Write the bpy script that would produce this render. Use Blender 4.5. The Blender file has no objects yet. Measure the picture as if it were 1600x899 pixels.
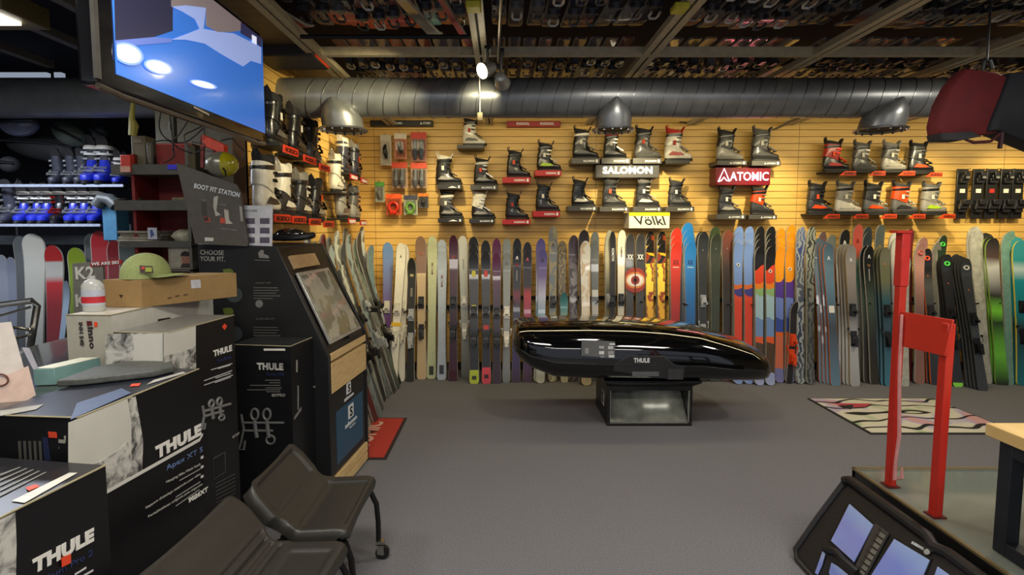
import bpy, bmesh, math, random
from mathutils import Vector as V, Matrix, Euler
random.seed(7)
C = bpy.context.scene.collection
sc = bpy.context.scene
PI = math.pi
# ---------------------------------------------------------------- camera
H = 1.75; FPX = 850.0; CX = 785.0; CY = 421.5
PITCH = math.atan(65.5 / FPX)
cam = bpy.data.objects.new('camera', bpy.data.cameras.new('camera')); C.objects.link(cam)
cam.location = (0, 0, H); cam.rotation_euler = (PI / 2 - PITCH, 0, 0)
cam.data.sensor_width = 36; cam.data.lens = 36 * FPX / 1600
cam.data.shift_x = (800 - CX) / 1600; cam.data.shift_y = -(449.5 - CY) / 1600
cam.data.clip_start = .02
sc.camera = cam
sc.view_settings.view_transform = 'Standard'; sc.view_settings.look = 'None'
sc.view_settings.gamma = 1; sc.view_settings.use_curve_mapping = False
sc.view_settings.exposure = 0.2
wd = bpy.data.worlds.new('world'); sc.world = wd; wd.use_nodes = True
wd.node_tree.nodes['Background'].inputs[0].default_value = (.66, .72, .86, 1)
wd.node_tree.nodes['Background'].inputs[1].default_value = .42
WALL_Y = 6.6; WALL_X = -1.72; CEIL = 3.45

def area(name, loc, size, power, col, rot=(0, 0, 0)):
    l = bpy.data.lights.new(name, 'AREA'); l.shape = 'RECTANGLE'; l.size, l.size_y = size; l.energy = power; l.color = col
    o = bpy.data.objects.new(name, l); C.objects.link(o); o.location = loc; o.rotation_euler = rot
    return o
def spot(name, loc, target, power, col=(1, .86, .50), ang=62, blend=.8, r=.04):
    l = bpy.data.lights.new(name, 'SPOT'); l.energy = power; l.color = col; l.spot_size = math.radians(ang); l.spot_blend = blend
    l.shadow_soft_size = r
    o = bpy.data.objects.new(name, l); C.objects.link(o); o.location = loc
    o.rotation_euler = (V(target) - V(loc)).to_track_quat('-Z', 'Y').to_euler()
    return o
area('room_light_front', (-.6, 1.2, 2.9), (1.2, .6), 45, (1, .94, .84))
area('room_light_front', (2.4, 1.2, 2.9), (1.2, .6), 45, (1, .94, .84))
area('room_light_middle', (1.0, 3.3, 2.9), (.3, .2), 16, (1, .93, .80))
area('room_light_middle', (3.6, 3.3, 2.9), (.3, .2), 26, (1, .93, .80))
area('shelf_unit_fill', (-2.3, 1.6, 2.9), (.6, .6), 22, (1, .95, .86))  # fill added to lift the dark shelf unit, no fixture of the room
area('room_light_rear', (1.0, -1.6, 2.9), (4.0, .6), 70, (1, .95, .88))
area('rental_fill', (-3.9, 3.7, 2.55), (1.6, .3), 48, (.80, .86, 1))  # fill added to brighten the rental room, not tied to a fixture
area('wall_wash', (3.0, 5.2, 2.88), (9.0, .15), 60, (1, .86, .52), (math.radians(38), 0, 0))
for i, (sx, tx, tz, pw) in enumerate([(-.6, -.9, 1.75, 70), (1.5, 1.65, 1.85, 170), (3.0, 3.1, 1.85, 130), (4.4, 5.0, 1.85, 130), (5.7, 6.1, 1.9, 85)]):
    spot('wall_spot', (sx, 5.35, 2.9), (tx, WALL_Y, tz), pw)
spot('left_wall_spot', (-.4, 3.4, 2.85), (WALL_X, 4.7, 2.0), 90, ang=75)
spot('left_wall_spot', (-.5, 4.9, 2.85), (WALL_X, 5.6, 1.9), 60, ang=75)

# ---------------------------------------------------------------- pixel helpers (photo 1600x899)
_s, _c = math.sin(PITCH), math.cos(PITCH)
def ray(px, py):
    a = (px - CX) / FPX; b = (CY - py) / FPX
    return V((a, _c + b * _s, -_s + b * _c))
def W(px, py, Y):
    d = ray(px, py); t = Y / d.y
    return V((d.x * t, Y, H + d.z * t))
def WX(px, py, X):
    d = ray(px, py); t = X / d.x
    return V((X, d.y * t, H + d.z * t))
def WZ(px, py, z=0.0):
    d = ray(px, py); t = (z - H) / d.z
    return V((d.x * t, d.y * t, z))
def RP(px, py, P, N):
    d = ray(px, py); o = V((0, 0, H)); t = (V(P) - o).dot(N) / d.dot(N)
    return o + d * t

# ---------------------------------------------------------------- materials
def lin(c):
    r = []
    for v in c[:3]:
        v = v / 255.0; r.append(v / 12.92 if v <= .04045 else ((v + .055) / 1.055) ** 2.4)
    return (*r, 1)
_mc = {}
def mat(c, rough=.5, metal=0, emit=0, noise=.12, scale=25, coat=0, bump=0, alpha=1, trans=0):
    key = (tuple(c), rough, metal, emit, noise, scale, coat, bump, alpha, trans)
    if key in _mc: return _mc[key]
    m = bpy.data.materials.new('surface'); m.use_nodes = True; nt = m.node_tree; b = nt.nodes['Principled BSDF']
    b.inputs['Roughness'].default_value = rough; b.inputs['Metallic'].default_value = metal
    b.inputs['Coat Weight'].default_value = coat; b.inputs['Coat Roughness'].default_value = .05
    b.inputs['Alpha'].default_value = alpha; b.inputs['Transmission Weight'].default_value = trans
    l = lin(c)
    if noise:
        tc = nt.nodes.new('ShaderNodeTexCoord'); n = nt.nodes.new('ShaderNodeTexNoise'); n.inputs['Scale'].default_value = scale; n.inputs['Detail'].default_value = 4
        nt.links.new(tc.outputs['Object'], n.inputs['Vector'])
        r = nt.nodes.new('ShaderNodeValToRGB'); nt.links.new(n.outputs['Fac'], r.inputs[0])
        r.color_ramp.elements[0].position = .3; r.color_ramp.elements[1].position = .7
        r.color_ramp.elements[0].color = (*[v * (1 - noise) for v in l[:3]], 1)
        r.color_ramp.elements[1].color = (*[min(1, v * (1 + noise)) for v in l[:3]], 1)
        nt.links.new(r.outputs[0], b.inputs['Base Color'])
        if bump:
            bp = nt.nodes.new('ShaderNodeBump'); bp.inputs['Strength'].default_value = bump; bp.inputs['Distance'].default_value = .01
            nt.links.new(n.outputs['Fac'], bp.inputs['Height']); nt.links.new(bp.outputs[0], b.inputs['Normal'])
    else: b.inputs['Base Color'].default_value = l
    if emit: b.inputs['Emission Color'].default_value = l; b.inputs['Emission Strength'].default_value = emit
    _mc[key] = m; return m
def bands(stops, rough=.3, interp='LINEAR', swirl=None, axis='Z', sc_=6, amt=.5, coat=.4, dist=0):
    """surface printed in bands along an axis of its own box; swirl = colour of a marbled print over it"""
    key = ('b', tuple((p, tuple(c)) for p, c in stops), rough, interp, tuple(swirl) if swirl else None, axis, sc_, amt, dist)
    if key in _mc: return _mc[key]
    m = bpy.data.materials.new('printed_surface'); m.use_nodes = True; nt = m.node_tree; b = nt.nodes['Principled BSDF']
    b.inputs['Roughness'].default_value = rough; b.inputs['Coat Weight'].default_value = coat
    tc = nt.nodes.new('ShaderNodeTexCoord'); sp = nt.nodes.new('ShaderNodeSeparateXYZ'); nt.links.new(tc.outputs['Generated'], sp.inputs[0])
    r = nt.nodes.new('ShaderNodeValToRGB'); r.color_ramp.interpolation = interp
    src = sp.outputs[axis]
    if dist:
        n0 = nt.nodes.new('ShaderNodeTexNoise'); n0.inputs['Scale'].default_value = 3; nt.links.new(tc.outputs['Object'], n0.inputs['Vector'])
        ma = nt.nodes.new('ShaderNodeMath'); ma.operation = 'MULTIPLY_ADD'; ma.inputs[1].default_value = dist; sb_ = nt.nodes.new('ShaderNodeMath'); sb_.operation = 'SUBTRACT'; sb_.inputs[1].default_value = .5
        nt.links.new(n0.outputs['Fac'], sb_.inputs[0]); nt.links.new(sb_.outputs[0], ma.inputs[0]); nt.links.new(src, ma.inputs[2]); src = ma.outputs[0]
    nt.links.new(src, r.inputs[0])
    els = r.color_ramp.elements
    while len(els) < len(stops): els.new(.5)
    for e, (p, c) in zip(els, sorted(stops)): e.position = p; e.color = lin(c)
    out = r.outputs[0]
    if swirl:
        w = nt.nodes.new('ShaderNodeTexWave'); w.inputs['Scale'].default_value = sc_; w.inputs['Distortion'].default_value = 14; w.inputs['Detail'].default_value = 3; w.inputs['Detail Scale'].default_value = 1.2
        nt.links.new(tc.outputs['Object'], w.inputs['Vector'])
        r2 = nt.nodes.new('ShaderNodeValToRGB'); nt.links.new(w.outputs['Fac'], r2.inputs[0]); r2.color_ramp.elements[0].position = 1 - amt - .1; r2.color_ramp.elements[1].position = 1 - amt + .1
        mx = nt.nodes.new('ShaderNodeMix'); mx.data_type = 'RGBA'; nt.links.new(r2.outputs[0], mx.inputs[0]); nt.links.new(out, mx.inputs[6]); mx.inputs[7].default_value = lin(swirl); out = mx.outputs[2]
    nt.links.new(out, b.inputs['Base Color'])
    _mc[key] = m; return m
def wood(c1, c2, rough=.45, sx=(1, 12, 12), name='wood'):
    key = ('w', tuple(c1), tuple(c2), rough, sx)
    if key in _mc: return _mc[key]
    m = bpy.data.materials.new(name); m.use_nodes = True; nt = m.node_tree; b = nt.nodes['Principled BSDF']; b.inputs['Roughness'].default_value = rough
    tc = nt.nodes.new('ShaderNodeTexCoord'); mp = nt.nodes.new('ShaderNodeMapping'); mp.inputs['Scale'].default_value = sx
    n = nt.nodes.new('ShaderNodeTexNoise'); n.inputs['Scale'].default_value = 3; n.inputs['Detail'].default_value = 6; n.inputs['Distortion'].default_value = .6
    r = nt.nodes.new('ShaderNodeValToRGB'); r.color_ramp.elements[0].color = lin(c1); r.color_ramp.elements[1].color = lin(c2); r.color_ramp.elements[0].position = .3; r.color_ramp.elements[1].position = .7
    nt.links.new(tc.outputs['Object'], mp.inputs[0]); nt.links.new(mp.outputs[0], n.inputs['Vector']); nt.links.new(n.outputs['Fac'], r.inputs[0]); nt.links.new(r.outputs[0], b.inputs['Base Color'])
    _mc[key] = m; return m
BLACK = mat((22, 22, 24), .4); MATTE = mat((34, 33, 33), .6); WHITE = mat((225, 223, 215), .4); STEEL = mat((150, 150, 150), .3, .9)
PRINT = mat((225, 225, 222), .5, noise=0)

# ---------------------------------------------------------------- mesh building
class MB:
    def __init__(s): s.v = []; s.f = []; s.m = []; s.mi = 0
    def add(s, vs, fs):
        k = len(s.v); s.v += [tuple(v) for v in vs]; s.f += [tuple(i + k for i in f) for f in fs]; s.m += [s.mi] * len(fs); return s
    def box(s, x0, x1, y0, y1, z0, z1, M=None):
        vs = [V((x, y, z)) for z in (z0, z1) for y in (y0, y1) for x in (x0, x1)]
        if M: vs = [M @ v for v in vs]
        return s.add(vs, [(0, 2, 3, 1), (4, 5, 7, 6), (0, 1, 5, 4), (1, 3, 7, 5), (3, 2, 6, 7), (2, 0, 4, 6)])
    def loft(s, rings, cap=True, closed=False):
        n = len(rings[0]); vs = [p for r in rings for p in r]; fs = []
        k = len(rings)
        for i in range(k if closed else k - 1):
            a = i * n; b = ((i + 1) % k) * n
            for j in range(n): fs.append((a + j, a + (j + 1) % n, b + (j + 1) % n, b + j))
        if cap and not closed: fs += [tuple(range(n - 1, -1, -1)), tuple(range((k - 1) * n, k * n))]
        return s.add(vs, fs)
    def tube(s, pts, r, n=8, closed=False):
        pts = [V(p) for p in pts]; rings = []; k = len(pts); prev = None
        for i, p in enumerate(pts):
            if closed: t = pts[(i + 1) % k] - pts[i - 1]
            else: t = pts[min(i + 1, k - 1)] - pts[max(i - 1, 0)]
            t.normalize()
            if prev is None: u = t.orthogonal().normalized()
            else: u = (prev - t * prev.dot(t)); u = u.normalized() if u.length > 1e-6 else t.orthogonal().normalized()
            prev = u; w = t.cross(u); rr = r[i] if isinstance(r, (list, tuple)) else r
            rings.append([p + u * rr * math.cos(2 * PI * j / n) + w * rr * math.sin(2 * PI * j / n) for j in range(n)])
        return s.loft(rings, closed=closed)
    def prism(s, pts, d):
        """closed outline pts (3-D, planar) pushed along vector d"""
        pts = [V(p) for p in pts]; d = V(d); return s.loft([pts, [p + d for p in pts]])
    def poly(s, pts): return s.add(pts, [tuple(range(len(pts)))])
    def ball(s, c, r, sx=1, sy=1, sz=1, n=12, k=8):
        rings = []
        for i in range(k + 1):
            a = PI * i / k; rr = max(.001, math.sin(a)) * r
            rings.append([V((c[0] + rr * sx * math.cos(2 * PI * j / n), c[1] + rr * sy * math.sin(2 * PI * j / n), c[2] - math.cos(a) * r * sz)) for j in range(n)])
        return s.loft(rings)
    def mesh(s, name, mats, smooth=35):
        me = bpy.data.meshes.new(name); me.from_pydata(s.v, [], s.f)
        for m in (mats if isinstance(mats, (list, tuple)) else [mats]): me.materials.append(m)
        for p, i in zip(me.polygons, s.m): p.material_index = i
        bm = bmesh.new(); bm.from_mesh(me); bmesh.ops.recalc_face_normals(bm, faces=bm.faces); bm.to_mesh(me); bm.free()
        if smooth:
            for p in me.polygons: p.use_smooth = True
            me.set_sharp_from_angle(angle=math.radians(smooth))
        return me
    def build(s, name, mats, parent=None, bevel=0, smooth=35, world=True):
        """vertices are world coordinates; with a parent they are re-based to the parent's location"""
        me = s.mesh(name, mats, smooth); o = bpy.data.objects.new(name, me); C.objects.link(o)
        if parent is not None:
            o.parent = parent
            if world:
                L = V(parent.location); q = parent.parent
                while q: L += V(q.location); q = q.parent
                me.transform(Matrix.Translation(-L))
        elif world:
            xs = [v.co for v in me.vertices]; c = V(((min(v.x for v in xs) + max(v.x for v in xs)) / 2, (min(v.y for v in xs) + max(v.y for v in xs)) / 2, min(v.z for v in xs)))
            me.transform(Matrix.Translation(-c)); o.location = c
        if bevel:
            b = o.modifiers.new('bevel', 'BEVEL'); b.width = bevel; b.segments = 2; b.limit_method = 'ANGLE'; b.harden_normals = False
        return o
def tag(o, label, cat, group=None):
    o['label'] = label; o['category'] = cat
    if group: o['group'] = group
    return o
def struct(o): o['kind'] = 'structure'; return o
def thing(name, label, cat, loc=(0, 0, 0), group=None, rot=(0, 0, 0)):
    o = bpy.data.objects.new(name, None); C.objects.link(o); o.empty_display_size = .05; o.location = loc; o.rotation_euler = rot
    return tag(o, label, cat, group)
def put(name, me, parent, M=None, bevel=0):
    o = bpy.data.objects.new(name, me); C.objects.link(o); o.parent = parent
    if M is not None: o.matrix_basis = M
    if bevel:
        b = o.modifiers.new('bevel', 'BEVEL'); b.width = bevel; b.segments = 2; b.limit_method = 'ANGLE'
    return o
def rel(parent):
    L = V(parent.location); q = parent.parent
    while q: L += V(q.location); q = q.parent
    return L
_tx = {}
def tmesh(s, bold=.0, shear=0, m=None):
    key = (s, bold, shear, m.name if m else '')
    if key in _tx: return _tx[key]
    cu = bpy.data.curves.new('lettering', 'FONT'); cu.body = s; cu.size = 1; cu.offset = bold; cu.shear = shear; cu.resolution_u = 3; cu.extrude = .0008
    cu.space_character = 1 + bold * 1.5
    o = bpy.data.objects.new('tmp', cu); C.objects.link(o)
    dg = bpy.context.evaluated_depsgraph_get(); me = bpy.data.meshes.new_from_object(o.evaluated_get(dg)); bpy.data.objects.remove(o)
    xs = [v.co.x for v in me.vertices] or [0, 1]; ys = [v.co.y for v in me.vertices] or [0, 1]
    x0, x1, y0, y1 = min(xs), max(xs), min(ys), max(ys)
    for v in me.vertices: v.co.x = (v.co.x - x0) / (x1 - x0); v.co.y = (v.co.y - y0) / (y1 - y0)
    me.materials.clear(); me.materials.append(m or PRINT); _tx[key] = me; return me
def text3(s, P0, P1, up, parent, m=None, bold=.02, shear=0, name='lettering', lift=.0015):
    """lettering from P0 (bottom left) to P1 (bottom right) with world height vector up"""
    P0, P1, up = V(P0), V(P1), V(up); x = P1 - P0; n = x.cross(up).normalized()
    me = tmesh(s, bold, shear, m); L = rel(parent); P0 = P0 + n * lift - L
    M = Matrix(((x.x, up.x, n.x, P0.x), (x.y, up.y, n.y, P0.y), (x.z, up.z, n.z, P0.z), (0, 0, 0, 1)))
    return put(name, me, parent, M)
def textp(s, p0, p1, h, P, N, parent, m=None, bold=.02, shear=0, name='lettering', vdir=None):
    """the same, given by photo pixels on the plane through P with normal N; h = height in pixels"""
    A = RP(*p0, P, N); B = RP(*p1, P, N); U = RP(p0[0], p0[1] - h, P, N) - A if vdir is None else RP(p0[0] + vdir[0], p0[1] + vdir[1], P, N) - A
    x = (B - A).normalized(); U = U - x * U.dot(x) * (0 if vdir else 1)
    return text3(s, A, B, U, parent, m, bold, shear, name)
def dup(root, loc=None, rot=None, label=None, group=None):
    r = root.copy(); C.objects.link(r)
    if loc is not None: r.location = loc
    if rot is not None: r.rotation_euler = rot
    if label: r['label'] = label
    if group: r['group'] = group
    for ch in list(root.children):
        c = ch.copy(); C.objects.link(c); c.parent = r
        for g in ch.children:
            d = g.copy(); C.objects.link(d); d.parent = c
    return r
# ================================================================ the room
carpet = mat((110, 109, 113), .95, noise=.30, scale=130, bump=.5)
struct(MB().box(-6, 8, -3, WALL_Y + .1, -.1, 0).build('floor', carpet, smooth=0))
dark = mat((26, 26, 30), .9)
struct(MB().box(-6, 8, -3, WALL_Y + .1, CEIL, CEIL + .1).build('ceiling', mat((46, 46, 58), .9), smooth=0))
slat = wood((208, 164, 84), (226, 184, 102), .42, (1, 1, 14), 'maple_slats')
def slats(name, p0, p1, nrm, z0, z1, seams=()):
    """a wall of horizontal boards with a dark groove between each pair"""
    p0, p1, n = V(p0), V(p1), V(nrm); mb = MB(); pitch = .081
    z = z0
    pts = [(0, z0)]
    while z < z1 - .01:
        a, b = z + .003, min(z + pitch - .003, z1)
        for (q, r) in (((0, a), (0, b)), ):
            mb.mi = 0
            mb.add([p0 + V((0, 0, a)), p1 + V((0, 0, a)), p1 + V((0, 0, b)), p0 + V((0, 0, b))], [(0, 1, 2, 3)])
            mb.add([p0 + V((0, 0, b)), p1 + V((0, 0, b)), p1 - n * .012 + V((0, 0, b + .001)), p0 - n * .012 + V((0, 0, b + .001))], [(0, 1, 2, 3)])
            mb.add([p0 + V((0, 0, a)), p1 + V((0, 0, a)), p1 - n * .012 + V((0, 0, a - .001)), p0 - n * .012 + V((0, 0, a - .001))], [(0, 1, 2, 3)])
        z += pitch
    mb.mi = 1
    mb.add([p0 - n * .012 + V((0, 0, z0)), p1 - n * .012 + V((0, 0, z0)), p1 - n * .012 + V((0, 0, z1)), p0 - n * .012 + V((0, 0, z1))], [(0, 1, 2, 3)])
    mb.loft([[p0 - n * .012 + V((0, 0, z0)), p1 - n * .012 + V((0, 0, z0)), p1 - n * .1 + V((0, 0, z0)), p0 - n * .1 + V((0, 0, z0))],
             [p0 - n * .012 + V((0, 0, z1)), p1 - n * .012 + V((0, 0, z1)), p1 - n * .1 + V((0, 0, z1)), p0 - n * .1 + V((0, 0, z1))]])
    for q in seams:
        c = p0.lerp(p1, q); t = (p1 - p0).normalized() * .002
        mb.add([c - t + n * .0008 + V((0, 0, z0)), c + t + n * .0008 + V((0, 0, z0)), c + t + n * .0008 + V((0, 0, z1)), c - t + n * .0008 + V((0, 0, z1))], [(0, 1, 2, 3)])
    return struct(mb.build(name, [slat, mat((88, 58, 28), .7)], smooth=0))
slats('wall_back', (WALL_X, WALL_Y, 0), (7.6, WALL_Y, 0), (0, -1, 0), 0, CEIL, (.02, .305, .565, .83))
slats('wall_left', (WALL_X, 3.72, 0), (WALL_X, WALL_Y, 0), (1, 0, 0), 0, CEIL, ())
struct(MB().box(7.5, 7.6, -3, WALL_Y, 0, CEIL).build('wall_right', mat((120, 105, 80), .8), smooth=0))
struct(MB().box(-6, WALL_X - .1, WALL_Y, WALL_Y + .1, 0, CEIL).build('wall_rental', mat((38, 38, 44), .9), smooth=0))
struct(MB().box(-6, -5.9, -3, WALL_Y, 0, CEIL).build('wall_far_left', mat((50, 50, 56), .9), smooth=0))
struct(MB().box(WALL_X, 7.5, WALL_Y - .012, WALL_Y - .0005, 0, .1).build('baseboard_back', mat((50, 42, 34), .6), smooth=0))

# ---- suspended ceiling tracks with slots, cross beams, duct
TZ = 2.95
tan = mat((176, 164, 134), .5)
for i, X in enumerate((-1.30, -.15, 1.03, 2.22, 3.36, 4.55)):
    m = MB(); w = .052 if i != 1 else .045
    m.box(X - w, X - .008, 1.0, 6.5, TZ, TZ + .04); m.box(X + .008, X + w, 1.0, 6.5, TZ, TZ + .04); m.mi = 1; m.box(X - .009, X + .009, 1.0, 6.5, TZ + .012, TZ + .04)
    struct(m.build('trim_%d' % (i + 1), [tan, mat((16, 15, 14), .8)]))
m = MB().box(-1.72, 7.4, 3.90, 3.95, TZ + .002, TZ + .06); struct(m.build('trim_7', tan))
m = MB().box(-1.72, 7.4, 4.9, 4.96, TZ + .002, TZ + .06); struct(m.build('trim_8', tan))
tag(MB().tube([(-1.25, 3.47, TZ - .02), (-.2, 3.47, TZ - .02)], .014).build('steel_pipe', mat((30, 28, 28), .4, .6)), 'thin dark steel pipe under the orange-tipped overhead skis', 'pipe')
tag(MB().tube([(.0, 2.6, TZ - .03), (-.03, 3.9, TZ - .03)], .010).build('conduit', mat((120, 112, 98), .4, .7)), 'thin grey conduit beside the second ceiling track from the left', 'conduit')

# spiral duct
DY, DZ, DR = 4.36, 2.765, .152
galv = mat((138, 140, 140), .36, .6, noise=.15, scale=8)
d = thing('air_duct', 'long round galvanised spiral duct running under the ceiling', 'duct', (-1.7, DY, DZ))
MB().tube([(-5.9, DY, DZ), (-3.5, DY, DZ), (-1.74, DY, DZ), (1, DY, DZ), (5.3, DY, DZ)], DR, 32).build('duct_pipe', galv, d)
rs = mat((150, 150, 146), .28, .9)
m = MB(); x = -1.45
while x < 5.2:
    pts = [(x + .055 * math.sin(a + .6), DY + (DR + .002) * math.cos(a), DZ + (DR + .002) * math.sin(a)) for a in [2 * PI * k / 28 for k in range(28)]]
    m.tube(pts, .0035, 5, closed=True); x += .118
m.build('seam_ridges', rs, d)
def vent(px, lean, r, label, scale=1):
    c = W(px, 203, DY - .03)
    t = thing('duct_vent', label, 'vent', (c.x, c.y, c.z), 'galvanised vents hanging under the duct')
    rings = []
    n = 28
    for (f, rr, zz) in ((0, .012, DZ - .03), (.35, r * .46, DZ - .07), (.65, r * .78, DZ - .11), (.85, r * .95, c.z + .085), (1, r * .96, c.z + .005)):
        cx = c.x + lean * (1 - f)
        rings.append([V((cx + rr * math.cos(2 * PI * j / n), c.y - .02 - .12 * (1 - f) * (1 if f < .9 else 0) + rr * math.sin(2 * PI * j / n), zz)) for j in range(n)])
    MB().loft(rings).build('cone', galv, t)
    m = MB(); ri = [V((c.x + q * math.cos(2 * PI * j / n), c.y - .02 + q * math.sin(2 * PI * j / n), z)) for (q, z) in ((r * .86, c.z), (r * 1.12, c.z - .012), (r * 1.14, c.z), (r * .9, c.z + .012)) for j in range(n)]
    m.loft([ri[k * n:(k + 1) * n] for k in range(4)], cap=False, closed=True); m.build('flange', rs, t)
    m = MB().poly([V((c.x + r * .86 * math.cos(2 * PI * j / n), c.y - .02 + r * .86 * math.sin(2 * PI * j / n), c.z + .002)) for j in range(n)])
    m.build('grille', mat((28, 26, 24), .6, .4), t)
    m = MB()
    for k in range(14): a = 2 * PI * k / 14; m.box(c.x + r * math.cos(a) - .006, c.x + r * math.cos(a) + .006, c.y - .02 + r * math.sin(a) - .006, c.y - .02 + r * math.sin(a) + .006, c.z - .022, c.z - .008)
    m.build('damper_tabs', STEEL, t)
vent(538, -.05, .165, 'galvanised cone vent under the left end of the duct, by the slat wall corner')
vent(957, .0, .145, 'galvanised cone vent in the middle of the duct, above the white lettered sign')
vent(1373, .07, .165, 'galvanised cone vent towards the right end of the duct')

# bulkhead on the left between track and slat wall
wd_ = wood((92, 76, 50), (120, 100, 64), .5)
m = MB().box(-1.70, -1.40, 2.7, 4.9, TZ + .06, TZ + .09); struct(m.build('trim_9', wd_))
m = MB().box(-1.74, -1.70, 2.5, 4.2, TZ + .0, TZ + .1); struct(m.build('trim_10', tan))

for i, X in enumerate((-2.36, -2.85, -3.4)):
    struct(MB().box(X - .03, X + .03, 1.2, 4.2, TZ, TZ + .05).build('trim_%d' % (12 + i), mat((96, 92, 84), .6)))
for i, (a, b_) in enumerate(((-40, 73), (84, 96), (124, 142))):
    A = W(a, 113, 5.4); B = W(b_, 121, 5.4)
    tl_ = tag(MB().box(A.x, B.x, 5.4, 5.45, B.z, A.z).build('tube_light', mat((150, 160, 176), .5, emit=.7, noise=0)), ['long', 'very short', 'short'][i] + ' dim bluish tube light above the duct in the dark rental room', 'light', 'dim tube lights in the rental room')
    for fx in (.2, .8): MB().tube([(A.x + (B.x - A.x) * fx, 5.42, A.z), (A.x + (B.x - A.x) * fx, 5.42, CEIL)], .004, 6).build('hanger', BLACK, tl_)
# ceiling light fixture on the far left
t = thing('fluorescent_fixture', 'boxy ceiling light glowing in the upper left corner', 'light', (-3.4, 2.9, 3.0))
p = W(0, 30, 3.2)
t.location = (p.x, 3.2, p.z)
MB().box(p.x - .5, p.x + .19, 3.0, 3.32, p.z - .02, p.z + .1).build('housing', mat((110, 100, 62), .5), t, bevel=.006)
MB().box(p.x - .45, p.x + .12, 2.98, 3.2, p.z - .035, p.z - .019).build('diffuser', mat((255, 250, 235), .5, emit=6, noise=0), t)

# track spotlights
def track_head(P, aim, label, lit=True, power=6):
    P = V(P); a = (V(aim) - P).normalized(); t = thing('track_spotlight', label, 'spotlight', P)
    b = a.orthogonal().normalized(); c2 = a.cross(b); n = 20
    def ring(o, r): return [P + a * o + b * r * math.cos(2 * PI * j / n) + c2 * r * math.sin(2 * PI * j / n) for j in range(n)]
    MB().loft([ring(-.06, .018), ring(-.05, .035), ring(.0, .045), ring(.05, .055)], cap=True).build('lamp_head', mat((170, 168, 160), .35, .6), t)
    MB().loft([ring(.05, .048), ring(.056, .048)]).build('lens', mat((255, 240, 200), .3, emit=25 if lit else 0, noise=0), t)
    MB().tube([P + V((0, 0, .0)), P + V((0, 0, TZ - P.z))], .010).build('stem', mat((140, 135, 125), .4, .7), t)
    MB().box(P.x - .02, P.x + .02, P.y - .06, P.y + .06, TZ - .02, TZ).build('adapter', BLACK, t)
    return t
p = W(762, 108, 3.75)
track_head(p, p + V((-.40, -.30, -.22)), 'lit silver track spotlight hanging from the second ceiling track')
spot('duct_spot', p + V((-.02, .08, -.03)), (W(750, 156, 4.2)), 14, (1, .88, .55), ang=50, r=.02)
p = W(783, 125, 3.8)
track_head(p, p + V((.1, .5, -.1)), 'dark unlit track spotlight just right of the lit one', lit=False)
for k, (px, py, wh) in enumerate(((740, 18, 'second'), (1062, 20, 'third'))):
    q = W(px, py, 850 * 1.2 / (356 - py)); q.z = TZ
    m = MB().box(q.x - .04, q.x + .04, q.y - .05, q.y + .05, TZ - .035, TZ - .001)
    tag(m.build('junction_cover', mat((196, 186, 50), .5), bevel=.008), 'square yellow cover clipped to the %s ceiling track from the left' % wh, 'cover')
# rod with clip below the spotlight
P = W(749, 120, 4.18); Q = W(750, 176, 4.18)
t = thing('hanging_rod', 'thin white rod with a clip hanging in front of the duct', 'rod', Q)
MB().tube([V((P.x, P.y, TZ)), Q], .005).build('rod', WHITE, t)
MB().box(Q.x - .02, Q.x + .02, Q.y - .01, Q.y + .01, Q.z - .06, Q.z).build('clip', mat((200, 180, 130), .4), t, bevel=.004)

# strips high on the wall
def strip(x0, y0, x1, y1, col, words, label, name='sign_strip'):
    A = W(x0, y0, 6.5); B = W(x1, y1, 6.5); t = thing(name, label, 'sign', ((A.x + B.x) / 2, 6.55, B.z))
    MB().box(A.x, B.x, 6.5, 6.598, B.z, A.z).build('board', mat(col, .4), t, bevel=.004)
    for s, a, b in words: text3(s, (A.x + (B.x - A.x) * a, 6.5, B.z + .02), (A.x + (B.x - A.x) * b, 6.5, B.z + .02), (0, 0, (A.z - B.z) * .45), t)
strip(578, 188, 676, 197, (30, 28, 28), [('\u25B2 ATOMIC', .34, .52), ('\u25B2 ATOMIC', .80, .97)], 'long black shelf strip with small white lettering, high on the wall near the corner')
strip(792, 189, 876, 198, (150, 26, 30), [('ROSSIGNOL', .18, .42), ('ROSSIGNOL', .62, .88)], 'long dark red shelf strip with small lettering, high on the wall under the duct')
# pale stick over the right part of the duct
a = W(1208, 203, 4.60); b = V((W(1246, 184, 4.45).x, 4.42, DZ - DR + .01))
tag(MB().tube([a, b], .010).build('wooden_stick', mat((190, 160, 100), .5)), 'pale wooden stick poking out below the duct, above the red neon sign', 'stick')
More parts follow.
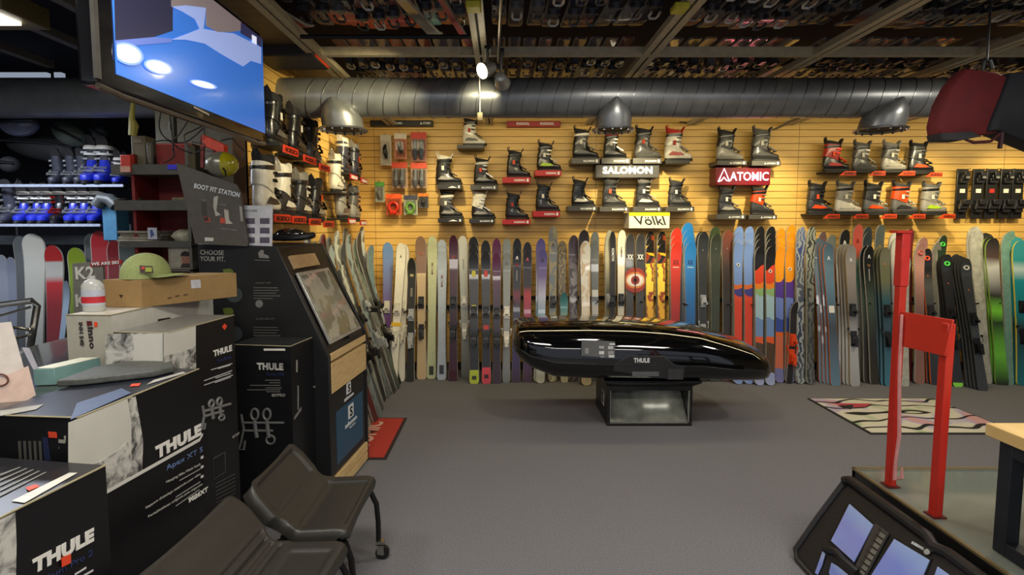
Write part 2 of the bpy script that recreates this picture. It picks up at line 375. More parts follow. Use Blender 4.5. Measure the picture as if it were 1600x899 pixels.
# ================================================================ ski boots
def superring(x0, x1, hw, z, n=20, e=2.6, yc=0, tilt=0):
    cx = (x0 + x1) / 2; a = (x1 - x0) / 2; out = []
    for j in range(n):
        t = 2 * PI * j / n; c, s = math.cos(t), math.sin(t)
        x = cx + a * (abs(c) ** (2 / e)) * (1 if c >= 0 else -1)
        y = yc + hw * (abs(s) ** (2 / e)) * (1 if s >= 0 else -1)
        out.append(V((x, y, z + tilt * (x - cx))))
    return out
def boot_parts(style=0):
    R = superring; P = {}
    P['sole'] = MB().loft([R(-.140, .160, .034, 0), R(-.145, .165, .037, .006), R(-.145, .163, .037, .026), R(-.14, .158, .034, .03)])
    P['sole'].box(-.03, .05, -.03, .03, .010, .034)
    P['shell'] = MB().loft([R(-.140, .150, .040, .026), R(-.150, .152, .050, .04), R(-.152, .148, .053, .065), R(-.150, .130, .051, .088, tilt=-.10), R(-.147, .095, .048, .112, tilt=-.25),
                            R(-.142, .058, .046, .135, tilt=-.30), R(-.135, .035, .045, .165, tilt=-.2), R(-.125, .025, .042, .19)])
    if style == 1:
        cu = [R(-.150, .030, .053, .140, tilt=-.35), R(-.147, .030, .056, .175, tilt=-.25), R(-.142, .036, .056, .215, tilt=-.1), R(-.138, .046, .057, .255), R(-.135, .050, .054, .30, tilt=-.1), R(-.12, .035, .046, .302)]
    else:
        cu = [R(-.150, .022, .052, .140, tilt=-.35), R(-.146, .018, .055, .175, tilt=-.25), R(-.138, .020, .055, .215, tilt=-.15), R(-.132, .028, .056, .255), R(-.128, .034, .056, .295, tilt=.10), R(-.115, .02, .046, .297)]
    P['cuff'] = MB().loft(cu)
    P['liner'] = MB().loft([R(-.118, .02, .044, .27), R(-.122, .028, .048, .31, tilt=-.1), R(-.126, .03, .046, .335, tilt=-.2), R(-.115, .015, .034, .336, tilt=-.2), R(-.105, .0, .026, .30)])
    P['liner'].loft([[V((x + .006 * (q == 1), y, z)) for (x, y, z) in ((.012 + k * .035, -w, .27 + k * .1), (.012 + k * .035, w, .27 + k * .1), (.022 + k * .04, w, .27 + k * .1), (.022 + k * .04, -w, .27 + k * .1))] for k, w, q in ((0, .036, 0), (.5, .04, 0), (.9, .03, 1), (1.0, .015, 1))])
    P['liner'].loft([[V(p) for p in ((-.122 - k * .02, -w, .30 + k * .08), (-.122 - k * .02, w, .30 + k * .08), (-.112 - k * .02, w, .30 + k * .08), (-.112 - k * .02, -w, .30 + k * .08))] for k, w in ((0, .03), (.6, .028), (1, .012))])
    P['pull_loop'] = MB().tube([(-.125 - .012 * math.sin(a), 0, .335 + .028 * (1 - math.cos(a))) for a in [PI * k / 8 * 1.6 for k in range(9)]], .004, 6)
    P['power_strap'] = MB().loft([R(-.137, .040, .059, .262, tilt=.05), R(-.138, .044, .060, .266, tilt=.05), R(-.137, .046, .060, .288, tilt=.08), R(-.133, .042, .057, .291, tilt=.08)])
    bk = MB()
    for (x, z, a, w) in ((.075, .112, -.5, .05), (.03, .140, -.6, .05), (-.015, .200, -.15, .06), (-.005, .245, -.1, .06)):
        M = Matrix.Translation((x, 0, z)) @ Matrix.Rotation(-a, 4, 'Y')
        wy = .049 if z < .15 else .058
        bk.box(-.026, .026, -wy - .008, -wy + .004, -.006, .006, M); bk.box(-.006, .004, -wy - .012, -wy, -.010, .010, M)
        bk.box(.02, .028, -wy - .004, wy * .6, -.003, .011, M)
    P['buckles'] = bk
    P['price_tag'] = MB().box(-.075, -.045, -.068, -.064, .165, .215)
    m = MB(); m.loft([[V((x, -.0545 - .003 * k, z)) for (x, z) in ((-.12, .06), (-.02, .055), (.06, .06), (.02, .085), (-.08, .10))] for k in (0, 1)])
    P['side_accent'] = m
    return P
BOOTP = [boot_parts(0), boot_parts(1)]
_bm = {}
def bpart(style, part, m):
    key = (style, part, m.name)
    if key not in _bm: _bm[key] = BOOTP[style][part].mesh(part, m, 40)
    return _bm[key]
G = {'k': (24, 24, 26), 'd': (44, 43, 44), 'g': (86, 84, 82), 'l': (140, 136, 128), 'w': (214, 208, 192), 'r': (168, 34, 26), 'o': (222, 72, 26), 'b': (36, 52, 190), 'n': (60, 62, 74), 's': (170, 172, 172), 'y': (160, 190, 40)}
def ski_boot(loc, s, code, label, group=None, rot=0, style=0, tagc='w', simple=False):
    """code = shell, cuff, liner, strap, buckles, accent"""
    t = thing('ski_boot', label, 'ski boot', loc, group, (0, 0, rot)); t.scale = (s, s, s)
    mm = [mat(G[c], .32, coat=.3) for c in code]
    for part, i in (('sole', None), ('shell', 0), ('cuff', 1), ('liner', 2), ('power_strap', 3), ('buckles', 4), ('side_accent', 5)):
        m_ = mat(G['k'], .6) if i is None else (mat(G[code[4]], .25, .7) if i == 4 else (mat(G[code[2]], .8) if i == 2 else mm[i]))
        put(part, bpart(style, part, m_), t)
    if not simple:
        put('pull_loop', bpart(style, 'pull_loop', mat(G[code[2]], .8)), t)
        if tagc: put('price_tag', bpart(style, 'price_tag', mat(G[tagc], .6)), t)
    return t
def shelf(x0, y0, x1, y1, col, word, label, Yf=6.34, grp=None):
    A = W(x0, y0, Yf); B = W(x1, y1, Yf); t = thing('boot_shelf', label, 'shelf', ((A.x + B.x) / 2, 6.5, B.z), grp)
    MB().box(A.x, B.x, Yf, WALL_Y - .002, B.z, A.z).build('shelf_block', mat(col, .4), t, bevel=.003)
    if word:
        w = B.x - A.x; h = A.z - B.z
        text3(word, (A.x + w * .42, Yf, B.z + h * .3), (A.x + w * .82, Yf, B.z + h * .3), (0, 0, h * .35), t, bold=.04)
        MB().box(A.x + w * .86, A.x + w * .93, Yf - .002, Yf, B.z + h * .22, B.z + h * .74).build('logo_mark', PRINT, t)
    return t
SG, SR, SK = (70, 66, 62), (176, 26, 28), (34, 32, 32)
ordn = ['first', 'second', 'third', 'fourth', 'fifth', 'sixth', 'seventh', 'eighth', 'ninth', 'tenth', 'eleventh', 'twelfth']
# boot: x0, x1, ytop, ybot, code, style, tag, description ; shelf: x0,y0,x1,y1,colour,word, description
BB = [
 (721, 761, 187, 226, 'wwkkkk', 0, 'r', 'pale grey ski boot with black cuff top, standing highest and alone under the duct', (714, 226, 756, 232, SK, None, 'short black shelf under the lone pale grey boot')),
 (681, 721, 239, 288, 'kkwkdl', 0, 'w', 'black ski boot with cream liner on the left upper dark shelf', (684, 288, 721, 296, SK, '\u25B2', 'dark shelf under the boot with cream liner')),
 (741, 776, 244, 289, 'kdkwwl', 0, 'o', 'black and white ski boot with orange tag above a grey shelf', (735, 289, 777, 297, SG, 'SALOMON', 'grey lettered shelf under the black and white boot with orange tag')),
 (789, 831, 232, 277, 'kkkkkd', 0, 'o', 'all-black ski boot on the upper red shelf left of the pair of columns', (785, 277, 829, 286, SR, 'ROSSIGNOL', 'upper left one of the four red lettered shelves')),
 (839, 876, 220, 266, 'kkkkly', 0, 'w', 'black ski boot with green trim on the highest red shelf', (836, 266, 877, 275, SR, 'ROSSIGNOL', 'upper right and highest of the four red lettered shelves')),
 (685, 724, 296, 341, 'kgkwll', 0, 'w', 'black and silver ski boot on the left lower dark shelf', (684, 341, 723, 348, SK, '\u25B2', 'dark shelf under the black and silver boot')),
 (737, 773, 297, 342, 'kwwwwl', 0, 'w', 'white-cuffed black ski boot with white liner on the lower dark shelf', (733, 342, 773, 349, SK, 'SALOMON', 'dark shelf under the white-cuffed boot')),
 (788, 827, 298, 342, 'kkkkkk', 0, 'r', 'all-black ski boot with red tag on the lower left red shelf', (785, 343, 829, 351, SR, 'ROSSIGNOL', 'lower left and lowest of the four red lettered shelves')),
 (836, 874, 285, 330, 'kkkkdd', 0, 'w', 'black buckled ski boot with red cuff label on the lower right red shelf', (833, 330, 875, 339, SR, 'ROSSIGNOL', 'lower right of the four red lettered shelves')),
 (894, 935, 198, 247, 'kkkwkd', 0, 'w', 'glossy black ski boot left of the middle vent', (893, 247, 937, 256, SG, 'SALOMON', 'grey shelf under the glossy black boot left of the middle vent')),
 (941, 980, 203, 247, 'kkrkwd', 0, 'w', 'black ski boot with dark red cuff partly hidden by the middle vent', (940, 247, 985, 256, SG, 'SALOMON', 'grey shelf directly below the middle vent')),
 (989, 1033, 197, 247, 'gdkkdd', 0, 'o', 'dark grey ski boot with orange tag right of the middle vent', (989, 247, 1034, 256, SG, 'SALOMON', 'grey shelf under the dark grey boot right of the vent')),
 (1038, 1080, 198, 250, 'wwrkdr', 0, 'r', 'white ski boot with red liner, rightmost above the big lettered sign', (1040, 250, 1078, 256, SK, None, 'small black shelf under the white boot with red liner')),
 (890, 931, 277, 321, 'kkkkkw', 0, None, 'black ski boot with white sole trim, leftmost below the big lettered sign', (888, 322, 933, 330, SG, 'SALOMON', 'grey shelf left of the yellow and white sign, first of four')),
 (938, 980, 276, 322, 'dddkgg', 0, 'o', 'charcoal ski boot with orange tag, second below the big lettered sign', (937, 323, 983, 331, SG, 'SALOMON', 'grey shelf, second of the four in the lower middle row')),
 (991, 1031, 276, 322, 'ddgkww', 0, 'w', 'charcoal ski boot with silver flash, just above the yellow and white sign', (989, 323, 1034, 331, SG, 'SALOMON', 'grey shelf just above the yellow and white sign')),
 (1041, 1081, 278, 322, 'dddkgg', 0, 'w', 'charcoal ski boot with white tag, rightmost of the lower middle row', (1040, 323, 1085, 331, SG, 'SALOMON', 'grey shelf, rightmost of the four in the lower middle row')),
 (1120, 1159, 199, 250, 'lkkkkl', 1, 'w', 'light grey ski boot with black cuff above the red neon sign', (1121, 251, 1167, 258, SG, '\u25B2 ATOMIC', 'grey shelf above the left half of the red neon sign')),
 (1175, 1214, 197, 250, 'dggkdd', 1, 'w', 'dark grey and blue-grey ski boot above the right end of the neon sign', (1175, 251, 1220, 259, SG, '\u25B2 ATOMIC', 'grey shelf above the right end of the red neon sign')),
 (1120, 1158, 289, 334, 'ddkkll', 0, 'w', 'dark grey ski boot below the left half of the neon sign', (1119, 335, 1165, 343, SG, '\u25B2 ATOMIC', 'grey shelf below the left half of the red neon sign')),
 (1171, 1209, 289, 335, 'dokkld', 0, 'w', 'dark ski boot with bright orange cuff below the neon sign', (1170, 336, 1214, 343, SG, '\u25B2 ATOMIC', 'grey shelf under the boot with orange cuff')),
]
NB = [
 (1284, 1326, 218, 268, 'krkkrr', 1, 'o', 'dark red and black ski boot, leftmost in the upper right row'),
 (1329, 1371, 221, 268, 'gggkld', 1, 'w', 'grey high-cuffed ski boot, second in the upper right row'),
 (1374, 1417, 221, 268, 'lglkll', 1, 'w', 'silver grey ski boot, third in the upper right row'),
 (1418, 1457, 222, 270, 'kdkkdo', 1, 'w', 'black ski boot with orange flash, rightmost in the upper right row'),
 (1260, 1300, 284, 334, 'ddkkdo', 1, 'o', 'dark ski boot with orange tag, leftmost in the lower right row'),
 (1302, 1346, 284, 334, 'wlgkww', 1, 'w', 'cream white ski boot, second in the lower right row'),
 (1346, 1389, 284, 334, 'gdkkwo', 1, 'w', 'grey ski boot with orange stripe, third in the lower right row'),
 (1390, 1433, 284, 334, 'godkwd', 1, 'w', 'grey ski boot with orange spine, fourth in the lower right row'),
 (1434, 1481, 285, 334, 'llgksy', 1, 'w', 'silver ski boot with green sole trim, rightmost in the lower right row'),
]
def place_wall_boot(x0, x1, yt, yb, code, st, tg, label, grp):
    P = W((x0 + x1) / 2, yb, 6.45); s = (yb - yt) * 6.45 / FPX / .372
    s = max(s, .9); ski_boot((P.x - .005 * s, 6.45, P.z + .001), s, code, label, grp, 0, st, tg)
for b in BB:
    sx = b[8]
    b_ = list(b[:8]); b_[3] = sx[1]
    shelf(*sx[:6], sx[6], grp='boot shelves on the back wall')
    A = W(sx[0], sx[1], 6.34); P = W((b[0] + b[1]) / 2, b[3], 6.45); s = max(.9, (b[3] - b[2]) * 6.45 / FPX / .372)
    ski_boot((P.x, 6.45, A.z + .001), s, b[4], b[7], 'ski boots on the back wall', 0, b[5], b[6])
ORG = (216, 66, 22)
for k, b in enumerate(NB):
    P = W((b[0] + b[1]) / 2, b[3], 6.45); s = (b[3] - b[2]) * 6.45 / FPX / .372
    lab = b[7].split(', ')[0]
    t = thing('boot_shelf', 'black bracket with orange lettered plate under the ' + lab, 'shelf', (P.x, 6.5, P.z - .06), 'orange-fronted boot brackets')
    MB().box(P.x - .14, P.x + .15, 6.39, WALL_Y - .002, P.z - .018, P.z).build('bracket', MATTE, t, bevel=.003)
    x0, x1 = P.x - .02, P.x + .17
    MB().prism([(x0, 6.33, P.z - .058), (x1, 6.33, P.z - .058), (x1, 6.33, P.z - .008), (x0 + .06, 6.33, P.z - .008)], (0, .012, 0)).build('sign_plate', mat(ORG, .4), t)
    MB().box(x0 + .06, x1, 6.34, 6.40, P.z - .018, P.z - .008).build('plate_arm', MATTE, t)
    text3('NORDICA', (x0 + .05, 6.33, P.z - .05), (x1 - .01, 6.33, P.z - .05), (0, 0, .03), t, mat((60, 20, 10), .5, noise=0), bold=.04, shear=.3)
    ski_boot((P.x, 6.45, P.z + .001), s, b[4], b[7], 'ski boots on the back wall', 0, b[5], b[6])
# signs
A = W(931, 257, 6.38); B = W(1030, 278, 6.38)
t = thing('brand_sign', 'wide dark sign with chunky white capital letters below the middle vent', 'sign', ((A.x + B.x) / 2, 6.45, B.z))
MB().box(A.x, B.x, 6.38, WALL_Y - .002, B.z, A.z).build('board', mat((62, 60, 60), .45), t, bevel=.006)
text3('SALOMON', (A.x + .08, 6.38, B.z + .045), (B.x - .08, 6.38, B.z + .045), (0, 0, .085), t, mat((235, 235, 245), .4, emit=.35, noise=0), bold=.05)
A = W(1121, 261, 6.36); B = W(1206, 289, 6.36)
t = thing('neon_sign', 'red glowing neon sign with white letters on the back wall', 'neon sign', ((A.x + B.x) / 2, 6.45, B.z))
MB().box(A.x, B.x, 6.40, WALL_Y - .002, B.z, A.z).build('board', mat((110, 8, 26), .3), t, bevel=.004)
neon = mat((255, 205, 215), .4, emit=2.6, noise=0)
text3('ATOMIC', (A.x + .16, 6.385, B.z + .05), (B.x - .03, 6.385, B.z + .05), (0, 0, .10), t, neon, bold=.012)
m = MB(); cx, cz = A.x + .09, B.z + .04
m.tube([(cx - .065, 6.385, cz), (cx, 6.385, cz + .15), (cx + .065, 6.385, cz), (cx + .03, 6.385, cz + .012), (cx, 6.385, cz + .05), (cx - .03, 6.385, cz + .012), (cx - .065, 6.385, cz)], .007, 8)
m.build('neon_peak', neon, t)
l = bpy.data.lights.new('neon_glow', 'AREA'); l.shape = 'RECTANGLE'; l.size = .55; l.size_y = .15; l.energy = 1.0; l.color = (1, .15, .2)
o = bpy.data.objects.new('neon_glow', l); C.objects.link(o); o.location = ((A.x + B.x) / 2, 6.30, (A.z + B.z) / 2); o.rotation_euler = (PI / 2, 0, PI)
A = W(983, 332, 6.30); B = W(1046, 357, 6.30)
t = thing('brand_sign', 'small white sign with yellow top edge and dark slanted letters above the skis', 'sign', ((A.x + B.x) / 2, 6.45, B.z))
MB().box(A.x, B.x, 6.30, WALL_Y - .002, B.z, A.z).build('board', mat((222, 220, 205), .4), t, bevel=.003)
MB().box(A.x, B.x, 6.297, 6.301, A.z - .04, A.z).build('yellow_band', mat((220, 205, 30), .4), t)
text3('V\u00f6lkl', (A.x + .05, 6.298, B.z + .04), (B.x - .04, 6.298, B.z + .04), (0, 0, .10), t, mat((40, 38, 30), .5, noise=0), bold=.01, shear=-.3)

# ---- boots on the left slat wall, toes away from the camera
ln_col = (224, 64, 30)
def left_boot(px, py, code, label, st=0, word='NORDICA', col=(206, 50, 24), s=1.0, tg='w', sign=True, shelf_on=True):
    Y = FPX * -WALL_X / (CX - px) ; P = WX(px, py, WALL_X + .12); P.x = WALL_X + .13
    lab = label.split(',')[0]
    t = thing('boot_shelf', 'red-fronted bracket under the ' + lab, 'shelf', (P.x, P.y, P.z - .06), 'red-fronted boot brackets on the left wall')
    MB().box(WALL_X + .002, WALL_X + .2, P.y - .14, P.y + .15, P.z - .018, P.z).build('bracket', MATTE, t, bevel=.003)
    if sign:
        MB().box(WALL_X + .2, WALL_X + .212, P.y - .10, P.y + .17, P.z - .058, P.z - .004).build('sign_plate', mat(col, .4), t, bevel=.002)
        text3(word, (WALL_X + .212, P.y - .08, P.z - .05), (WALL_X + .212, P.y + .15, P.z - .05), (0, 0, .034), t, mat((60, 15, 10) if word == 'NORDICA' else (230, 220, 210), .5, noise=0), bold=.04, shear=.2)
    ski_boot((WALL_X + .12, P.y, P.z + .001), s, code, label, 'ski boots on the left slat wall', PI / 2, st, tg)
left_boot(432, 228, 'kkkkdg', 'black ski boot with tag, upper row nearest the screen', s=1.0)
left_boot(464, 243, 'kkkkdd', 'black ski boot, second in the upper left-wall row', s=1.0)
left_boot(489, 256, 'gdkkdg', 'black and grey-soled ski boot, third in the upper left-wall row', s=1.0)
left_boot(526, 301, 'wwwkww', 'bright white tall ski boot near the corner', s=1.02, tg=None, sign=False)
left_boot(538, 272, 'nnwwdd', 'dark grey ski boot with white strap, upper row near the corner', st=1, word='ROSSIGNOL', col=SR, tg=None)
left_boot(555, 278, 'nnlkdd', 'dark blue-grey ski boot with orange tag, upper row in the corner', st=1, word='ROSSIGNOL', col=SR, tg='o')
left_boot(418, 334, 'wwkkkk', 'big white ski boot with black top, lower row nearest the camera', st=1, s=1.1, tg=None)
left_boot(446, 337, 'dwwkgw', 'white-backed grey ski boot, second in the lower left-wall row', s=1.05, tg=None)
left_boot(473, 341, 'ddlkww', 'grey and silver buckled ski boot, third in the lower left-wall row', s=1.0)
left_boot(496, 345, 'kkkkdl', 'black ski boot with orange tag, fourth in the lower left-wall row', s=1.0, tg='o')
left_boot(535, 341, 'llgkdg', 'light grey buckled ski boot, lower row near the corner', word='ROSSIGNOL', col=SR, tg=None)
left_boot(554, 344, 'lggkdl', 'pale grey ski boot, lower row in the corner', word='ROSSIGNOL', col=SR, tg=None)

# ---- packaged accessories hanging on the back wall
def pack(x0, y0, x1, y1, back, head, item, label, cat='package', kind=0, d=.07):
    A = W(x0, y0, 6.45); B = W(x1, y1, 6.45); cx = (A.x + B.x) / 2; w = B.x - A.x; h = A.z - B.z
    t = thing('hanging_package', label, cat, (cx, 6.5, B.z), 'packaged accessories on the back wall')
    MB().box(A.x, B.x, 6.48, 6.487, B.z, A.z).build('backing_card', mat(back, .5), t)
    MB().box(A.x, B.x, 6.472, 6.482, A.z - h * .22, A.z).build('header_card', mat(head, .5), t)
    m = MB()
    if kind == 0:
        for k in (-.2, .2): m.tube([(cx + k * w, 6.45, B.z + h * .08), (cx + k * w, 6.43, B.z + h * .3), (cx + k * w, 6.45, B.z + h * .5), (cx + k * w, 6.46, B.z + h * .7)], [w * .10, w * .17, w * .13, w * .15], 10)
    elif kind == 1:
        m.tube([(cx + w * .08, 6.46, B.z + h * .22), (cx + w * .02, 6.44, B.z + h * .4), (cx - w * .05, 6.44, B.z + h * .55), (cx, 6.46, B.z + h * .66)], [w * .12, w * .2, w * .16, w * .1], 10)
    else:
        m.tube([(cx + w * .28 * math.cos(a), 6.45, B.z + h * .38 + h * .22 * math.sin(a)) for a in [2 * PI * k / 12 for k in range(12)]], w * .09, 8, closed=True)
        m.tube([(cx - w * .2, 6.45, B.z + h * .1), (cx + w * .2, 6.44, B.z + h * .12)], w * .12, 8)
    m.build('packed_item', mat(item, .4), t)
    MB().box(A.x + .01, B.x - .01, 6.415, 6.48, B.z + .01, A.z - h * .24).build('clear_blister', mat((200, 205, 205), .08, noise=0, trans=1, alpha=.25), t, bevel=.012)
    MB().tube([(cx, WALL_Y - .002, A.z + .004), (cx, 6.40, A.z + .004), (cx, 6.39, A.z + .015)], .003, 6).build('hook', STEEL, t)
pack(593, 210, 611, 258, (196, 186, 170), (190, 180, 165), (26, 26, 26), 'narrow white carded insole pack, leftmost of the top row', kind=1)
pack(615, 208, 635, 248, (200, 120, 90), (210, 200, 185), (36, 34, 34), 'white and orange carded pack, second of the top row', kind=1)
pack(641, 206, 666, 252, (170, 110, 95), (196, 52, 32), (70, 78, 90), 'red-headed clear pack with grey pair, right end of the top row')
pack(611, 253, 636, 294, (170, 140, 120), (206, 64, 30), (90, 92, 96), 'red-headed clear pack, left one of the second row')
pack(641, 254, 667, 294, (170, 140, 120), (206, 70, 36), (96, 98, 104), 'red-headed clear pack, right one of the second row')
pack(585, 284, 600, 316, (150, 150, 135), (80, 150, 60), (120, 122, 118), 'small clear pack with green header beside the corner', kind=1)
pack(602, 303, 627, 336, (200, 90, 50), (226, 84, 24), (214, 50, 30), 'orange pouch of bright red gear in the bottom row', kind=2)
pack(630, 305, 652, 336, (170, 175, 150), (60, 62, 80), (120, 170, 70), 'small pack with green item in the bottom row', kind=2)
pack(653, 302, 669, 325, (80, 78, 76), (224, 120, 30), (60, 58, 56), 'small dark pack with orange header, right end of the bottom row', kind=1)
# hook strip
A = W(1062, 191, 6.55)
tag(MB().tube([A, A + V((.1, -.02, -.01)), A + V((.2, 0, -.005)), A + V((.26, -.04, .01))], .008, 6).build('wall_hook', BLACK), 'small black hook strip under the duct right of the middle vent', 'hook')

# ---- bindings mounted on short boards at the right
for k, (x0, x1, y0, tagc) in enumerate(((1497, 1509, 264, 'w'), (1522, 1534, 264, 'w'), (1543, 1555, 264, 'r'), (1565, 1577, 264, 'w'), (1584, 1596, 264, 'w'))):
    A = W(x0, y0, 6.53); B = W(x1, 342, 6.53); cx = (A.x + B.x) / 2; h = A.z - B.z
    t = thing('display_binding', 'ski binding on short black board, %s from the left beside the boots' % ordn[k] + (', red tag' if tagc == 'r' else ''), 'ski binding', (cx, 6.5, B.z), 'bindings on short boards')
    MB().box(A.x, B.x, 6.53, 6.555, B.z, A.z).build('board', mat((28, 28, 30), .3), t, bevel=.004)
    w = B.x - A.x; bm_ = mat((40, 40, 44), .3, .3)
    for nm, fs in (('toe_piece', ((.82, .30, .05), (.88, .22, .07), (.76, .36, .035))), ('heel_piece', ((.25, .40, .06), (.33, .30, .09), (.18, .32, .04)))):
        m = MB()
        for (f, ww, dd) in fs: m.box(cx - w * ww, cx + w * ww, 6.53 - dd, 6.53, B.z + h * f - .03, B.z + h * f + .03)
        m.build(nm, bm_, t, bevel=.006)
    for s_ in (-1, 1): MB().tube([(cx + s_ * w * .30, 6.51, B.z + h * .22), (cx + s_ * w * .48, 6.48, B.z + h * .2), (cx + s_ * w * .48, 6.46, B.z + h * .36)], .006, 6).build('brake_arm', STEEL, t)
    MB().box(cx - .02, cx + .02, 6.455, 6.465, B.z + h * .80, B.z + h * .84).build('toe_lug', mat((150, 150, 150), .3, .5), t)
    MB().box(cx - .03, cx + .03, 6.524, 6.529, B.z + h * .52, B.z + h * .60).build('price_tag', mat(G[tagc], .5), t)
    MB().tube([(cx, WALL_Y - .002, A.z - .01), (cx, 6.42, A.z - .01)], .004, 6).build('peg', STEEL, t)
# ================================================================ skis
def ski_mesh(L, w, tip=.05, twin=False):
    key = ('ski', round(L, 2), round(w, 3), tip, twin)
    if key in _bm: return _bm[key]
    rings = []; n = 30
    zs = [0, .004, .012, .025, .05] + [.05 + (L - .19) * k / n for k in range(1, n)] + [L - .14, L - .12, L - .10, L - .08, L - .06, L - .042, L - .028, L - .016, L - .007, L - .001]
    for z in zs:
        f = z / L; hw = w / 2 * (.80 + .20 * (abs(f - .45) / .45) ** 2) if f < .9 else w / 2
        if f < .45: hw *= .96
        if z < .03: hw *= (.62 + .38 * math.sqrt(z / .03)) if not twin else (.3 + .7 * math.sqrt(z / .03))
        q = L - z
        if q < .11: hw *= math.sqrt(max(0, 1 - ((.11 - q) / .11) ** 2.2)) * .98 + .02
        y = 0
        if f > .84: y = -tip * ((f - .84) / .16) ** 2
        if twin and f < .06: y = -.02 * ((.06 - f) / .06) ** 2
        t = .011 + .010 * math.exp(-((f - .45) / .2) ** 2)
        rings.append([V((-hw, y + .002, z)), V((-hw * .90, y - t / 2, z)), V((hw * .90, y - t / 2, z)), V((hw, y + .002, z)), V((hw, y + .009, z)), V((-hw, y + .009, z))])
    m = MB(); k = len(m.v); vs = [p for r in rings for p in r]; fs = []; mi = []
    for i in range(len(rings) - 1):
        for j in range(6):
            fs.append((i * 6 + j, i * 6 + (j + 1) % 6, i * 6 + 6 + (j + 1) % 6, i * 6 + 6 + j)); mi.append(0 if j == 1 else 1)
    fs += [(5, 4, 3, 2, 1, 0), tuple((len(rings) - 1) * 6 + q for q in range(6))]; mi += [0, 0]
    m.add(vs, fs); m.m = mi
    me = m.mesh('ski_body', [mat((60, 60, 60)), mat((40, 40, 40))], 30)
    _bm[key] = me; return me
def bind_meshes(kind=0):
    key = ('bind', kind)
    if key in _bm: return _bm[key]
    a = MB(); a.box(-.032, .032, -.022, -.006, -.07, .07); a.loft([[V((-.026, -.02, -.03)), V((.026, -.02, -.03)), V((.026, -.02, .05)), V((-.026, -.02, .05))], [V((-.032, -.055, -.02)), V((.032, -.055, -.02)), V((.020, -.05, .04)), V((-.020, -.05, .04))]])
    a.box(-.038, -.018, -.062, -.035, -.045, -.015); a.box(.018, .038, -.062, -.035, -.045, -.015)
    b = MB(); b.box(-.03, .03, -.022, -.006, -.09, .08); b.loft([[V((-.030, -.02, -.07)), V((.030, -.02, -.07)), V((.030, -.02, .02)), V((-.030, -.02, .02))], [V((-.022, -.085, -.06)), V((.022, -.085, -.06)), V((.028, -.075, .015)), V((-.028, -.075, .015))]])
    b.box(-.016, .016, -.10, -.08, -.10, -.01)
    for s in (-1, 1): b.tube([(s * .028, -.03, .02), (s * .05, -.04, .05), (s * .052, -.02, .10)], .004, 6); b.box(s * .052 - .008, s * .052 + .008, -.03, -.008, .09, .115)
    _bm[key] = (a.mesh('toe_binding', mat((30, 30, 30)), 30), b.mesh('heel_binding', mat((30, 30, 30)), 30)); return _bm[key]
def hoop_mesh():
    if 'hoop' not in _bm:
        m = MB(); m.tube([(-.026, -.09, -.03), (-.028, -.095, .02), (-.016, -.10, .045), (.016, -.10, .045), (.028, -.095, .02), (.026, -.09, -.03)], .008, 6)
        _bm['hoop'] = m.mesh('binding_lever', mat((180, 180, 176)), 40)
    return _bm['hoop']
def setmat(o, *ms):
    for i, m in enumerate(ms):
        o.material_slots[i].link = 'OBJECT'; o.material_slots[i].material = m
EDGE = mat((150, 146, 136), .4)
def frame(Pb, Pt, face, roll=0):
    z = (Pt - Pb).normalized(); f = V(face); y = -(f - z * f.dot(z)).normalized(); x = y.cross(z)
    if roll: y, x = y * math.cos(roll) + x * math.sin(roll), x * math.cos(roll) - y * math.sin(roll)
    return Matrix(((x.x, y.x, z.x, Pb.x), (x.y, y.y, z.y, Pb.y), (x.z, y.z, z.z, Pb.z), (0, 0, 0, 1)))
NSKI = [0]
